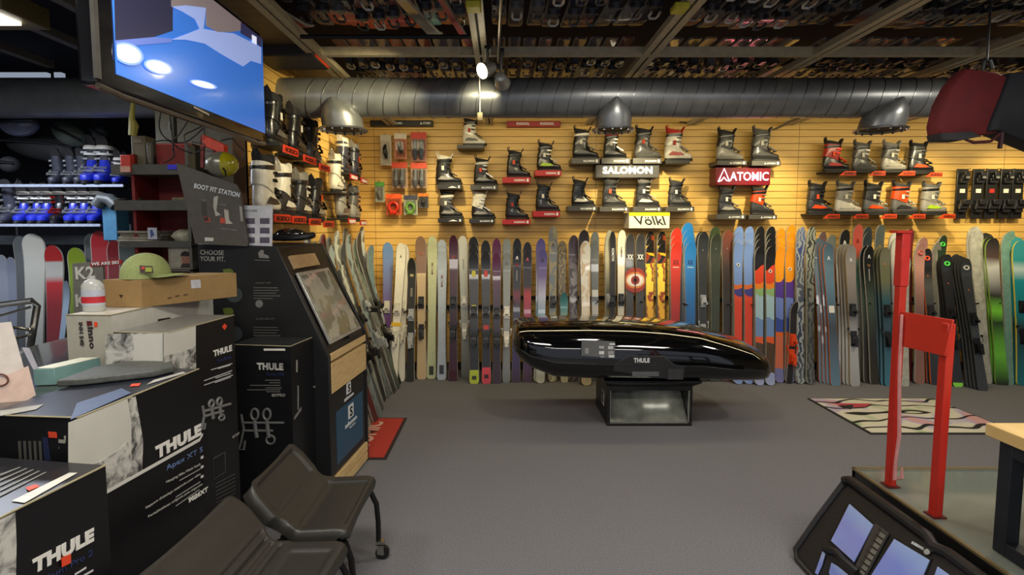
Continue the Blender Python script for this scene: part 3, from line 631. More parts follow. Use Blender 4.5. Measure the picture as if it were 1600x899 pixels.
def make_ski(Pb, Pt, w, m, label, bind=None, face=(0, -1, 0), edge=None, group='skis leaning on the back wall', tip=.05, twin=False, decals=(), roll=0, offs=0, name='ski', hoop=None):
    L = round((Pt - Pb).length / .02) * .02
    o = thing(name, label, 'ski', group=group); M = frame(Pb, Pt, face, roll)
    o.matrix_basis = M @ Matrix.Translation((0, 0, .0))
    b = put('ski_body', ski_mesh(L, round(w / .004) * .004, tip, twin), o); setmat(b, m, edge or EDGE)
    if bind:
        ta, tb = bind_meshes()
        c1 = mat(bind if isinstance(bind, tuple) else G[bind], .35, .2)
        q = put('toe_binding', ta, o, Matrix.Translation((0, 0, L * (.535 + offs)))); setmat(q, c1)
        q = put('heel_binding', tb, o, Matrix.Translation((0, 0, L * (.335 + offs)))); setmat(q, c1)
    if hoop: setmat(put('binding_lever', hoop_mesh(), o, Matrix.Translation((0, 0, L * (.535 + offs)))), mat(hoop, .3, .3)); setmat(put('binding_lever', hoop_mesh(), o, Matrix.Translation((0, 0, L * (.335 + offs)))), mat(hoop, .3, .3))
    for d in decals:
        kind, fz, sz, col = d[:4]; q = MB(); z = L * fz; y = -.0075 - (tip * ((fz - .84) / .16) ** 2 if fz > .84 else 0)
        if abs(fz - .45) < .3: y -= .004
        if kind == 'box': q.box(-w * sz[0] / 2, w * sz[0] / 2, y - .003, y + .002, z - sz[1] / 2, z + sz[1] / 2)
        elif kind == 'ring': q.tube([(sz[0] * math.cos(a), y - .001, z + sz[0] * math.sin(a)) for a in [2 * PI * k / 16 for k in range(16)]], sz[1], 5, closed=True)
        elif kind == 'peak':
            h = sz[0]; q.prism([(-h * .5, y - .001, z - h), (0, y - .001, z + h), (h * .5, y - .001, z - h), (0, y - .001, z - h * .45)], (0, .002, 0))
        elif kind == 'text':
            me = tmesh(sz[2], .02, 0, mat(col, .5, noise=0)); hh, wl = sz[0], sz[1]
            if len(d) > 4: Mx = Matrix(((wl, 0, 0, -wl / 2), (0, 0, -1, y - .002), (0, hh, 0, z), (0, 0, 0, 1)))
            else: Mx = Matrix(((0, -hh, 0, hh / 2), (0, 0, -1, y - .002), (wl, 0, 0, z), (0, 0, 0, 1)))
            put('printed_name', me, o, Mx); continue
        ob = q.build({'box': 'colour_block', 'ring': 'ring_logo', 'peak': 'peak_logo'}[kind], mat(col, .4, noise=0), o, world=False)
    NSKI[0] += 1
    return o
def wall_ski(xt, yt, xb, yb, wp, m, label, bind=None, behind=0, bm=None, lean=.30, dx=0, dyp=7, **k):
    Pb = WZ(xb, yb, 0.0); Y = min(6.42, Pb.y + lean)
    Pt = W(xt, yt, Y); w = wp * (Pb.y + Y) / 2 / FPX
    o = make_ski(Pb, Pt, w, m, label, bind, **k)
    for i in range(1, behind + 1):
        k2 = {a: b for a, b in k.items() if a != 'decals'}
        Pb2 = Pb + V((dx * i * Pb.y / FPX, .045 * i, 0)); Yi = min(6.5, Y + .03 * i)
        Pt2 = W(xt + dx * i, yt - dyp * 1.2 * i, Yi)
        make_ski(Pb2, Pt2, w, bm or m, label + ', %s one back' % ordn[i], None, **k2)
    return o
B_ = bands
def C2(a, b, *r): return [(0, a), (1, b)]
K = (26, 26, 28)
peak = lambda c, f=.93, s=.035: ('peak', f, (s,), c)
wall_ski(607, 381, 603, 598, 18, B_([(0, (66, 36, 84)), (.45, (110, 72, 130)), (.75, (120, 130, 180)), (1, (110, 150, 200))]), 'ski fading from light blue tip to purple tail, leftmost on the back wall', 'w')
wall_ski(628, 382, 613, 605, 17, mat((232, 226, 206), .3, noise=.04, coat=.4), 'cream white ski with white bindings and yellow brake, second from the left', 'w', decals=[('peak', .91, (.02,), (50, 50, 50)), ('box', .43, (.9, .04), (230, 180, 30))])
wall_ski(633, 384, 626, 596, 15, mat((226, 220, 202), .3, noise=.04, coat=.4), 'cream white ski tucked behind the front cream white one', 'w', lean=.36)
wall_ski(644, 405, 641, 597, 14, mat((38, 38, 34), .4, coat=.3), 'short black ski with silver bindings between white and tan skis', 's', decals=[('box', .86, (.4, .03), (170, 160, 110)), ('box', .72, (.25, .1), (120, 118, 100))])
wall_ski(658, 371, 659, 593, 18, B_([(0, (206, 180, 140)), (.72, (214, 190, 150)), (.74, (140, 110, 90)), (1, (146, 116, 98))], interp='CONSTANT'), 'tan ski with brown upper third and dark bindings', 'd', decals=[('ring', .88, (.016, .003), (200, 100, 80))])
wall_ski(676, 379, 674, 592, 17, mat((196, 200, 158), .35, noise=.05, coat=.3), 'pale sage green ski without bindings', behind=1, decals=[('box', .06, (.4, .10), (60, 62, 50)), ('text', .76, (.02, .14, 'K2'), (120, 70, 60))])
wall_ski(691, 393, 690, 594, 17, mat((178, 188, 200), .35, noise=.05, coat=.3), 'pale blue-grey ski without bindings', behind=2, decals=[('box', .08, (.4, .10), (60, 62, 70)), ('text', .72, (.02, .14, 'K2'), (120, 70, 70))])
wall_ski(709, 369, 708, 596, 16, B_([(0, (70, 20, 34)), (.5, (50, 18, 28)), (.7, (66, 24, 38)), (1, (58, 22, 36))]), 'dark maroon ski with black bindings', 'k', behind=0, decals=[('ring', .85, (.014, .003), (200, 70, 60))])
wall_ski(723, 369, 728, 590, 16, B_([(0, (120, 124, 118)), (.3, (170, 172, 162)), (1, (206, 206, 196))]), 'silvery white ski with white bindings right of the maroon one', 'w', decals=[('box', .8, (.12, .12), (150, 150, 140))])
wall_ski(740, 394, 741, 600, 17, B_([(0, (190, 205, 40)), (.10, (38, 38, 38)), (.45, (40, 40, 42)), (1, (44, 44, 44))], interp='CONSTANT'), 'black ski with fluorescent yellow tail block', 'k', behind=2, dyp=9, bm=mat((34, 34, 36), .4), decals=[('box', .83, (.35, .07), (200, 190, 60)), ('box', .045, (.4, .04), (60, 60, 30)), ('box', .58, (.4, .03), (200, 200, 40))])
wall_ski(759, 394, 760, 600, 16, B_([(0, (226, 62, 74)), (.12, (38, 38, 38)), (.45, (40, 40, 42)), (1, (44, 44, 44))], interp='CONSTANT'), 'black ski with coral red tail block', 'k', behind=1, dyp=14, bm=mat((40, 40, 42), .4), decals=[('box', .83, (.35, .07), (206, 60, 50)), ('box', .055, (.4, .04), (60, 20, 24)), ('box', .42, (.5, .05), (200, 50, 40))])
wall_ski(776, 396, 776, 600, 15, B_([(0, (64, 30, 50)), (.3, (30, 28, 30)), (.62, (60, 34, 60)), (1, (104, 44, 84))]), 'plum purple ski fading to black at the middle', 'k', behind=1, dyp=19)
wall_ski(792, 397, 791, 598, 14, B_([(0, (130, 132, 134)), (.5, (150, 152, 152)), (1, (144, 150, 148))]), 'mid grey ski with white bindings', 'w', behind=1, dyp=18, decals=[peak((110, 112, 112))])
wall_ski(808, 387, 806, 598, 15, B_([(0, (66, 36, 62)), (.3, (70, 70, 120)), (.55, (46, 48, 66)), (.65, (120, 40, 60)), (.7, (44, 44, 52)), (1, (36, 36, 42))]), 'dark slate ski with white peak logo left of the black roof box', behind=1, dyp=11, decals=[peak((220, 220, 220)), ('ring', .87, (.015, .004), (200, 50, 50)), ('box', .79, (.05, .12), (200, 200, 200))])
wall_ski(824, 391, 824, 598, 15, B_([(0, (84, 40, 60)), (.3, (80, 70, 120)), (.5, (150, 50, 90)), (.66, (180, 50, 60)), (.72, (46, 40, 50)), (1, (46, 42, 50))]), 'dark ski with crimson swirl and red peak logo above roof box end', behind=1, dyp=10, decals=[peak((200, 80, 90))])
wall_ski(848, 391, 844, 599, 16, B_([(0, (200, 200, 188)), (.2, (196, 200, 196)), (.45, (80, 140, 160)), (.65, (190, 190, 215)), (.8, (110, 90, 150)), (1, (92, 84, 150))]), 'lavender and teal ski with dark peak logo', behind=1, dyp=13, dx=-3, decals=[peak((40, 36, 60))], twin=True)
wall_ski(864, 366, 863, 597, 15, B_([(0, (200, 196, 176)), (.1, (150, 150, 130)), (.6, (110, 120, 128)), (1, (120, 122, 124))], swirl=(150, 140, 110), sc_=4), 'tall mottled grey and khaki ski standing highest left of the white ones', 'd', behind=1, dyp=10, decals=[peak((70, 70, 70))], twin=True)
wall_ski(881, 458, 882, 598, 14, B_([(0, (206, 196, 160)), (.6, (200, 190, 130)), (.8, (80, 140, 140)), (1, (70, 126, 130))]), 'short children\'s ski with teal tip, lowest of the staggered group', tip=.04, lean=.22)
wall_ski(880, 446, 881, 594, 15, B_([(0, (120, 60, 40)), (1, (168, 106, 74))], swirl=(210, 170, 120), sc_=8), 'short children\'s ski with brown curly print behind the teal one', tip=.04, lean=.28)
wall_ski(878, 431, 879, 592, 15, B_([(0, (180, 120, 60)), (1, (206, 120, 90))], swirl=(120, 60, 50), sc_=7), 'short children\'s ski with salmon tip behind the brown one', tip=.04, lean=.33)
wall_ski(878, 376, 878, 590, 15, B_([(0, (90, 84, 76)), (1, (110, 104, 92))], swirl=(170, 150, 110), sc_=9), 'grey and tan leaf-print ski behind the short children\'s skis', lean=.42, twin=True)
wall_ski(896, 369, 896, 596, 17, B_([(0, (110, 104, 104)), (.5, (120, 116, 118)), (.7, (150, 146, 150)), (.85, (90, 70, 84)), (1, (78, 66, 80))], swirl=(70, 60, 66), sc_=5, amt=.35), 'wide grey and plum feather-print ski', twin=True)
wall_ski(914, 377, 916, 602, 18, B_([(0, (196, 190, 160)), (.3, (206, 176, 140)), (.6, (228, 222, 208)), (1, (236, 232, 220))], swirl=(214, 190, 160), sc_=4, amt=.3), 'cream white floral ski bright under the spotlight', behind=1, dyp=13, dx=-2, bm=mat((46, 38, 42), .4), twin=True)
wall_ski(929, 376, 930, 596, 14, B_([(0, (96, 100, 98)), (1, (104, 108, 110))]), 'slate grey ski with two white price tags', behind=1, dyp=10, decals=[('box', .62, (.7, .08), (220, 220, 215)), ('box', .50, (.7, .10), (205, 200, 195))])
wall_ski(949, 360, 950, 596, 12, B_([(0, (180, 160, 110)), (.5, (120, 110, 90)), (.55, (66, 70, 76)), (.8, (190, 184, 160)), (1, (160, 160, 146))]), 'wide ski standing edge-on with khaki base, above the middle of the roof box', 's', roll=-.5)
wall_ski(958, 362, 957, 596, 10, mat((40, 38, 40), .4), 'narrow black ski edge close beside the khaki ski', 'k', roll=.3, lean=.25, decals=[('text', .80, (.03, .15, 'SALOMON'), (220, 220, 220))])
wall_ski(971, 360, 969, 596, 14, B_([(0, (190, 180, 160)), (1, (226, 220, 204))]), 'cream white ski with small black name at the tip', 'k', decals=[('text', .82, (.02, .12, 'SALOMON'), (60, 60, 60))])
# pair with the eye print
for k, xx in enumerate((984, 1000)):
    o = wall_ski(xx, 366, xx, 597, 14.5, mat((56, 54, 56), .35, coat=.4), ['left', 'right'][k] + ' ski of the pair with one big eye printed across both', None, behind=1, dyp=0, dx=0, bm=mat((32, 32, 34), .4))
    hx = .055
    x0 = hx if k == 0 else -hx
    for nm, rx, rz, col, y in (('eye_halo', .135, .145, (150, 50, 36), -.0165), ('eye_rim', .112, .095, (206, 120, 60), -.018), ('eye_white', .095, .072, (226, 214, 206), -.0195), ('eye_iris', .045, .05, (150, 50, 46), -.021), ('eye_pupil', .02, .022, (20, 16, 16), -.0225)):
        pts = []
        for a in [2 * PI * q / 40 for q in range(40)]:
            x = x0 + rx * math.cos(a); x = max(-.054, min(.054, x)); pts.append((x, y, 1.16 + rz * math.sin(a)))
        if max(p[0] for p in pts) - min(p[0] for p in pts) > .004:
            MB().prism(pts, (0, .002, 0)).build(nm, mat(col, .4), o, world=False)
    put('printed_mark', tmesh('XX', .03, 0, PRINT), o, Matrix(((.07, 0, 0, -.035), (0, 0, -1, -.02), (0, .06, 0, 1.40), (0, 0, 0, 1))))
for k, xx in enumerate((1015, 1033)):
    wall_ski(xx, 382, xx, 598, 15, B_([(0, (40, 30, 20)), (.14, (214, 96, 20)), (.2, (36, 28, 22)), (.27, (228, 140, 20)), (.33, (36, 30, 22)), (.40, (236, 176, 30)), (.62, (250, 214, 70)), (.84, (244, 196, 40)), (.86, (40, 34, 24)), (.92, (244, 190, 30)), (.94, (34, 30, 26))], interp='CONSTANT', swirl=(150, 60, 20), sc_=3, amt=.16, dist=.10), ['left', 'right'][k] + ' ski of the yellow and black striped pair', None, behind=2, dyp=8)
wall_ski(1056, 379, 1054, 597, 19, B_([(0, (110, 30, 26)), (.35, (150, 38, 28)), (1, (226, 62, 44))]), 'bright red ski with double cross mark', None, behind=2, dyp=9, decals=[('text', .84, (.055, .07, 'XX'), (110, 20, 20), 1), ('box', .82, (.5, .008), (240, 220, 210))])
wall_ski(1078, 381, 1079, 597, 20, B_([(0, (30, 50, 80)), (.35, (36, 90, 150)), (1, (48, 140, 222))]), 'bright blue ski with double cross mark', None, behind=3, dyp=9, dx=-1.5, decals=[('text', .84, (.055, .07, 'XX'), (20, 50, 110), 1), ('box', .82, (.5, .008), (210, 230, 240))])
wall_ski(1098, 364, 1098, 597, 18, mat((46, 48, 48), .4, coat=.4), 'wide near-black ski beside the blue stack, with grey bindings', 's', behind=1, dyp=0, dx=-4, decals=[('peak', .88, (.008,), (200, 200, 200))])
wall_ski(1118, 366, 1117, 597, 18, mat((56, 62, 46), .4, coat=.4), 'dark olive green ski between the black and the rust one', None, behind=1, dyp=10, dx=-2, bm=mat((66, 80, 46), .4), decals=[('peak', .90, (.008,), (200, 200, 180))])
wall_ski(1136, 362, 1136, 597, 18, B_([(0, (80, 46, 36)), (.4, (52, 46, 42)), (.75, (66, 54, 46)), (1, (140, 76, 56))]), 'black ski with rust brown tip', None, decals=[('peak', .88, (.008,), (200, 200, 180))])
evL = [('ring', .82, (.016, .005), (235, 235, 235)), ('ring', .82, (.004, .004), (20, 20, 20))]
for k, xx in enumerate((1153, 1169)):
    wall_ski(xx, 374, xx, 600, 16.5, B_([(0, (120, 140, 196)), (.16, (112, 124, 196)), (.2, (214, 66, 36)), (.55, (218, 74, 40)), (.6, (70, 66, 140)), (.66, (222, 110, 50)), (.72, (120, 150, 214)), (1, (140, 166, 222))], interp='CONSTANT', dist=.42), ['left', 'right'][k] + ' ski of the sky-blue and vermilion pair with eye logo', None, behind=2, dyp=8, twin=True, decals=evL if k == 0 else ())
for k, xx in enumerate((1186, 1203)):
    wall_ski(xx, 386, xx, 602, 16.5, B_([(0, (150, 160, 200)), (.08, (80, 60, 44)), (.24, (220, 90, 40)), (.30, (110, 140, 190)), (.5, (160, 190, 204)), (.64, (140, 176, 120)), (.7, (230, 130, 40)), (.78, (216, 70, 40)), (.85, (30, 28, 30)), (1, (30, 28, 30))], interp='CONSTANT', dist=.40), ['left', 'right'][k] + ' ski of the black-tipped rainbow landscape pair', None, behind=3, dyp=8.5, twin=True, bm=mat((28, 28, 30), .35), decals=evL if k else ())
for k, xx in enumerate((1218, 1234)):
    wall_ski(xx, 384, xx - 1, 598, 16.5, B_([(0, (120, 120, 170)), (.1, (206, 110, 80)), (.28, (224, 104, 36)), (.34, (60, 80, 160)), (.48, (110, 130, 200)), (.6, (84, 60, 150)), (.72, (90, 56, 150)), (.78, (236, 150, 30)), (1, (240, 164, 34))], interp='CONSTANT', dist=.40), ['left', 'right'][k] + ' ski of the orange-tipped purple and blue pair', None, behind=3, dyp=7.5 + k, twin=True, decals=evL if k else ())
wall_ski(1250, 368, 1250, 600, 15, B_([(0, (90, 96, 100)), (.3, (50, 60, 80)), (.75, (90, 96, 110)), (.9, (60, 74, 130)), (1, (110, 120, 160))], swirl=(150, 156, 160), sc_=6, amt=.4), 'dark blue marbled ski', None, behind=1, dyp=10, twin=True)
wall_ski(1266, 368, 1266, 601, 15, B_([(0, (110, 112, 110)), (.3, (80, 84, 84)), (1, (160, 162, 150))], swirl=(60, 64, 66), sc_=6, amt=.45), 'grey marbled ski right of the blue one', None, behind=1, dyp=10, twin=True)
# black ski with orange bindings in front of the stack
o = wall_ski(1241, 472, 1233, 600, 12, mat((38, 36, 38), .35), 'short black ski with orange bindings in front of the marbled skis', 'o', lean=.16)
# tilted stacks on the right
def fan(xt, yt, xb, yb, wp, m, label, n=3, stepx=-5, stepy=-2, edgec=(200, 90, 40), bind=None, decals=(), lean=.35, bm=None, sb=-6):
    wall_ski(xt, yt, xb, yb, wp, m, label, bind, decals=decals, edge=mat(edgec, .5), lean=lean, roll=.25)
    for i in range(1, n + 1):
        wall_ski(xt + stepx * i, yt + stepy * i, xb + sb * i, yb - i * 1.5, wp, bm or m, label + ', %s one back' % ordn[i], None, edge=mat(edgec, .5), lean=lean + .03 * i, roll=.35)
wall_ski(1297, 368, 1298, 594, 16, mat((116, 124, 120), .35, coat=.4), 'pale grey-green ski behind the orange-edged fan', None, lean=.42, decals=[peak((160, 164, 160))])
wall_ski(1283, 364, 1283, 594, 14, mat((110, 84, 84), .35, coat=.4), 'dusty mauve ski tip behind the orange-edged fan', None, lean=.42)
fan(1293, 383, 1306, 603, 17, B_([(0, (90, 120, 140)), (.4, (52, 58, 66)), (.7, (90, 126, 150)), (1, (80, 104, 120))]), 'blue-grey ski with orange edges', 3, -5, -3, (206, 96, 40), decals=[peak((190, 200, 210), .9), ('box', .53, (.45, .08), (220, 218, 210))])
wall_ski(1318, 361, 1322, 594, 17, mat((36, 38, 36), .35, coat=.4), 'black ski with large white peak logo behind the grey fan', None, lean=.42, decals=[peak((220, 220, 214), .92, .045)])
wall_ski(1338, 352, 1348, 594, 17, B_([(0, (190, 190, 186)), (.5, (180, 186, 184)), (.64, (110, 170, 160)), (.76, (130, 180, 170)), (.8, (214, 92, 78)), (1, (210, 96, 84))]), 'coral-tipped ski, tallest on the right of the wall', None, behind=0, lean=.40, decals=[peak((150, 40, 40), .9, .04)])
fan(1328, 384, 1336, 604, 16, B_([(0, (150, 150, 150)), (.3, (170, 170, 172)), (.5, (96, 94, 96)), (.8, (150, 140, 134)), (1, (150, 146, 140))]), 'warm grey ski with tan edges and black bindings', 3, -5, 0, (150, 128, 76), 'k', decals=[peak((210, 210, 205), .9)])
wall_ski(1353, 363, 1362, 596, 15, mat((52, 60, 66), .35, coat=.4), 'dark slate ski with white peak logo behind the black one', None, behind=1, dyp=6, lean=.42, decals=[peak((210, 214, 214), .9, .045)])
wall_ski(1355, 386, 1367, 601, 16, B_([(0, (60, 56, 50)), (.3, (52, 52, 54)), (.6, (70, 84, 74)), (.8, (36, 38, 38)), (1, (32, 34, 34))]), 'black ski with white peak logo left of the olive ski', None, behind=1, dyp=0, dx=-6, decals=[peak((220, 220, 220)), ('ring', .86, (.012, .003), (200, 140, 70)), ('box', .79, (.1, .14), (150, 150, 150))])
wall_ski(1373, 353, 1380, 594, 15, mat((76, 84, 84), .35, coat=.4), 'tall dark grey ski behind the olive ski', None, lean=.42, decals=[('ring', .86, (.012, .003), (200, 140, 70))])
fan(1381, 388, 1390, 604, 16, B_([(0, (50, 110, 130)), (.4, (40, 66, 78)), (.62, (52, 88, 96)), (.75, (110, 112, 84)), (1, (120, 116, 90))]), 'olive-tipped ski turning dark teal at the tail', 2, -5, 0, (40, 42, 44), 'k', decals=[('peak', .88, (.02,), (200, 130, 60))])
wall_ski(1399, 371, 1403, 600, 18, B_([(0, (150, 150, 146)), (.5, (150, 160, 166)), (.7, (190, 180, 176)), (1, (206, 204, 198))]), 'white-grey wrapped ski left of the red stand', None, behind=1, dyp=7, dx=-3)
wall_ski(1418, 360, 1418, 596, 17, mat((96, 34, 40), .4, coat=.3), 'dark wine-red ski directly behind the top of the red stand', None, lean=.4)
wall_ski(1412, 402, 1412, 604, 20, mat((176, 176, 166), .25, noise=.2, coat=.6), 'plastic-wrapped pale ski behind the left post of the red stand', None, lean=.3)
wall_ski(1436, 380, 1437, 600, 18, B_([(0, (150, 110, 100)), (.5, (130, 100, 96)), (.8, (190, 140, 130)), (1, (150, 110, 104))]), 'dusty pink ski right of the red stand', None, behind=1, dyp=6, dx=3, decals=[('ring', .93, (.022, .006), (190, 60, 50))])
og = lambda c, f=.93: ('ring', f, (.022, .008), c)
wall_ski(1461, 379, 1464, 598, 15, mat((120, 118, 110), .35, coat=.4), 'warm grey ski between the orange and the green ring logos', None, behind=1, dyp=3, dx=5, lean=.38)
fan(1446, 389, 1462, 602, 15, B_([(0, (30, 30, 30)), (.5, (60, 60, 60)), (.72, (84, 84, 80)), (.84, (30, 30, 30)), (1, (30, 30, 30))]), 'black ski with orange ring logo', 3, -3, 1, (214, 90, 30), 'd', decals=[og((230, 80, 40)), ('peak', .80, (.012,), (220, 110, 50))])
wall_ski(1470, 370, 1474, 598, 15, mat((44, 58, 44), .35, coat=.4), 'dark green ski with green ring logo, its tip highest of the ring-logo skis', None, lean=.42, decals=[og((70, 210, 70), .94)])
fan(1477, 400, 1497, 605, 16, B_([(0, (140, 220, 60)), (.03, (34, 34, 34)), (.6, (40, 40, 42)), (1, (46, 48, 48))], interp='CONSTANT'), 'black ski with bright green ring logo', 2, -3, 1, (30, 30, 32), 'k', decals=[og((80, 230, 80)), ('peak', .78, (.012,), (220, 110, 50))])
fan(1506, 404, 1536, 611, 16, mat((52, 54, 54), .35, coat=.4), 'dark grey ski with grey ring logo', 3, -5, -2, (28, 28, 30), 'k', decals=[og((190, 190, 180)), ('peak', .76, (.012,), (220, 110, 50))])
wall_ski(1523, 362, 1541, 600, 22, mat((176, 174, 164), .22, noise=.25, scale=14, coat=.6), 'wide plastic-wrapped silver ski right of the ring-logo skis', None, lean=.40, behind=1, dyp=5, dx=-4)
fan(1548, 374, 1566, 602, 20, B_([(0, (34, 34, 32)), (.2, (110, 190, 60)), (.42, (40, 60, 34)), (.5, (120, 200, 60)), (.6, (52, 50, 48)), (.8, (200, 200, 196)), (.87, (84, 66, 60)), (1, (40, 38, 38))], dist=.1), 'black and lime green ski with silver band', 3, -4, -3, (120, 150, 60))
wall_ski(1570, 366, 1577, 602, 16, mat((110, 150, 140), .3, coat=.5), 'pale sea-green ski beside the teal ones', None, lean=.4, behind=1, dyp=3, dx=5)
fan(1592, 376, 1600, 603, 22, B_([(0, (30, 110, 120)), (.4, (34, 60, 66)), (.5, (26, 130, 140)), (.72, (30, 140, 150)), (.8, (180, 200, 200)), (.86, (50, 140, 146)), (1, (60, 150, 156))]), 'teal ski at the right edge of the photo', 3, -6, -2, (196, 180, 70), 'k')
fan(1614, 372, 1624, 602, 22, mat((60, 60, 66), .35), 'dark ski just outside the right edge of the photo', 1)
# black rack bars with pegs
def rack(x0, x1, py, label):
    A = W(x0, py, 6.42); B = W(x1, py, 6.42); t = thing('ski_rack', label, 'rack', ((A.x + B.x) / 2, 6.5, A.z), 'black rack bars behind the skis')
    MB().box(A.x, B.x, 6.56, 6.598, A.z - .02, A.z + .02).build('bar', BLACK, t)
    m = MB(); x = A.x + .05
    while x < B.x: m.tube([(x, 6.57, A.z), (x, 6.15, A.z - .0), (x, 6.12, A.z + .01)], .009, 6); x += .245
    m.build('pegs', BLACK, t)
rack(600, 790, 483, 'black ski rack bar on the back wall, left section')
rack(795, 1050, 468, 'black ski rack bar on the back wall, middle section')
rack(1055, 1290, 472, 'black ski rack bar on the back wall, right of the middle')
rack(1295, 1600, 470, 'black ski rack bar on the back wall, right section')
# dark rubber arm near the corner
tag(MB().box(-1.72, -1.28, 5.55, 5.60, .88, .94).build('rack_arm', BLACK, bevel=.01), 'black padded rack arm sticking out from the left wall by the corner', 'rack arm')

# skis on the left wall
lw = [((70, 76, 78), None), ((150, 156, 150), None), ((110, 116, 112), None), ((180, 178, 160), None), ((120, 54, 50), None), ((150, 160, 158), None), ((96, 100, 100), 'k'), ((170, 172, 160), None), ((60, 62, 62), 'd'), ((130, 140, 140), None), ((86, 84, 78), 's'), ((100, 108, 96), None), ((44, 46, 46), 'k'), ((176, 182, 176), None), ((74, 90, 92), 'd')]
names = ['slate', 'silver', 'dull green', 'cream', 'red-tipped', 'pale', 'mid grey', 'ivory', 'charcoal', 'frost', 'brown-grey', 'sage', 'black', 'white-grey', 'teal grey']
for k, (c, b) in enumerate(lw):
    y = 4.15 + k * .145; h = 1.60 + .07 * math.sin(k * 2.1) + .02 * k / 3
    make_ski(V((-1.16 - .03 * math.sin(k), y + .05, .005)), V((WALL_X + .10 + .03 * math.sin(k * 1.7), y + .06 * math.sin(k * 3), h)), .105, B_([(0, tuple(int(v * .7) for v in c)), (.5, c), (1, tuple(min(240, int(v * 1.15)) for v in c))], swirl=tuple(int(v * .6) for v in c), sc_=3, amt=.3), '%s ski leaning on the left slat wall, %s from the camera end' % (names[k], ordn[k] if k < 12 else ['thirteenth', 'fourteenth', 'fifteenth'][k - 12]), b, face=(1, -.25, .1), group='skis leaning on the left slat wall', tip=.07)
make_ski(WZ(583, 640, .005), V((-1.58, 5.1, 1.35)), .11, mat((72, 76, 76), .4, coat=.3), 'dark grey ski whose tail stands furthest out from the left wall row', 'd', face=(1, -.5, .1), group='skis leaning on the left slat wall')
make_ski(WZ(597, 606, .005), V((-1.50, 6.1, 1.55)), .10, mat((110, 130, 132), .4, coat=.3), 'pale teal ski at the corner end of the left wall row', 'd', face=(1, -.6, .1), group='skis leaning on the left slat wall')

# ================================================================ skis stored overhead, one by one between the tracks
bay_x = [(-1.24, -.21), (-.09, .97), (1.09, 2.16), (2.28, 3.30), (3.42, 4.5)]
bayname = ['between first and second tracks', 'between second and third tracks', 'between third and fourth tracks', 'between fourth and fifth tracks', 'right of fifth track']
tips = {0: [(150, 136, 120), (240, 92, 56), (236, 84, 52), (240, 84, 50), (232, 88, 58), (196, 60, 80), (226, 88, 60), (90, 210, 216), (220, 110, 56), (120, 84, 66)]}
rr = random.Random(3)
for bi, (xa, xb) in enumerate(bay_x):
    n = 10 if bi == 0 else 9
    for row in (0, 1):
        for k in range(n):
            x = xa + (xb - xa) * (k + .5) / n + rr.uniform(-.01, .01)
            if row == 0:
                tipy = 3.97 - .03 * abs(k - 4) * .6 + rr.uniform(-.02, .03); taily = tipy - 1.62
                c = tips[0][k] if bi == 0 else rr.choice([(46, 44, 52), (60, 34, 36), (52, 52, 66), (110, 40, 36), (38, 38, 46), (70, 66, 70)])
                rowname = 'near'
            else:
                tipy = 5.55 + rr.uniform(-.03, .03); taily = 3.99 + rr.uniform(0, .02)
                c = rr.choice([(150, 90, 70), (120, 60, 50), (160, 80, 60), (80, 90, 110)]) if bi == 0 else rr.choice([(80, 70, 66), (120, 70, 60), (60, 60, 70), (140, 110, 80), (90, 90, 96)])
                rowname = 'far'
            body = ((96, 66, 58) if bi == 0 else rr.choice([(40, 42, 60), (34, 38, 62), (52, 50, 60), (44, 36, 48)])) if row == 0 else c
            z = 3.10
            colname = ('%s-tipped' % {0: 'grey', 5: 'crimson', 7: 'turquoise', 8: 'amber', 9: 'brown'}.get(k, 'orange')) if (bi == 0 and row == 0) else 'dark' 
            m = B_([(0, body), (.55, body), (.74, (150, 84, 70) if bi == 0 else body), (.90, c), (1, c)], interp='LINEAR', axis='Z') if row == 0 else B_([(0, c), (.12, c), (.3, (60, 56, 54)), (.33, (34, 34, 38)), (1, (40, 38, 40))])
            bc = rr.choice([(40, 40, 44), (54, 52, 56), (90, 88, 88)])
            make_ski(V((x, taily, z)), V((x + (.0 if bi else .0), tipy, z + .02)), .102, m, '%s ski overhead in %s row, %s from left %s' % (colname, rowname, ordn[k], bayname[bi]), bc, face=(0, 0, -1), group='skis stored flat overhead', tip=-.04, offs=.15 + .05 * ((k // 3) % 2) + rr.uniform(-.015, .015) + (.0 if bi == 0 else -.03 * (bi % 2)) - (.0 if row == 0 else .27), name='stored_ski', hoop=rr.choice([(186, 184, 176), (120, 118, 116), (70, 70, 74), (50, 50, 54)]))
# white wedge tags on binding levers of the near row
# two loose skis crossing the first bay
make_ski(V((-.62, 2.75, 3.0)), V((-.42, 3.75, 3.0)), .09, B_([(0, (60, 60, 60)), (.8, (90, 86, 80)), (1, (214, 206, 190))]), 'loose ski with cream tip hanging below the first bay of overhead skis', None, face=(0, 0, -1), group='loose skis tucked under the overhead rack', tip=-.05)
make_ski(V((-1.46, 2.6, 3.0)), V((-1.22, 3.62, 3.0)), .09, B_([(0, (60, 60, 60)), (.75, (60, 50, 50)), (.85, (180, 36, 30)), (1, (220, 200, 190))]), 'loose ski with red and white tip by the leftmost ceiling track', None, face=(0, 0, -1), group='loose skis tucked under the overhead rack', tip=-.05)
make_ski(V((-.40, 2.6, 2.995)), V((-.22, 3.9, 3.0)), .05, mat((140, 40, 44), .4), 'narrow raspberry red ski crossing under the first overhead bay', None, face=(0, 0, -1), group='loose skis tucked under the overhead rack', tip=-.02)
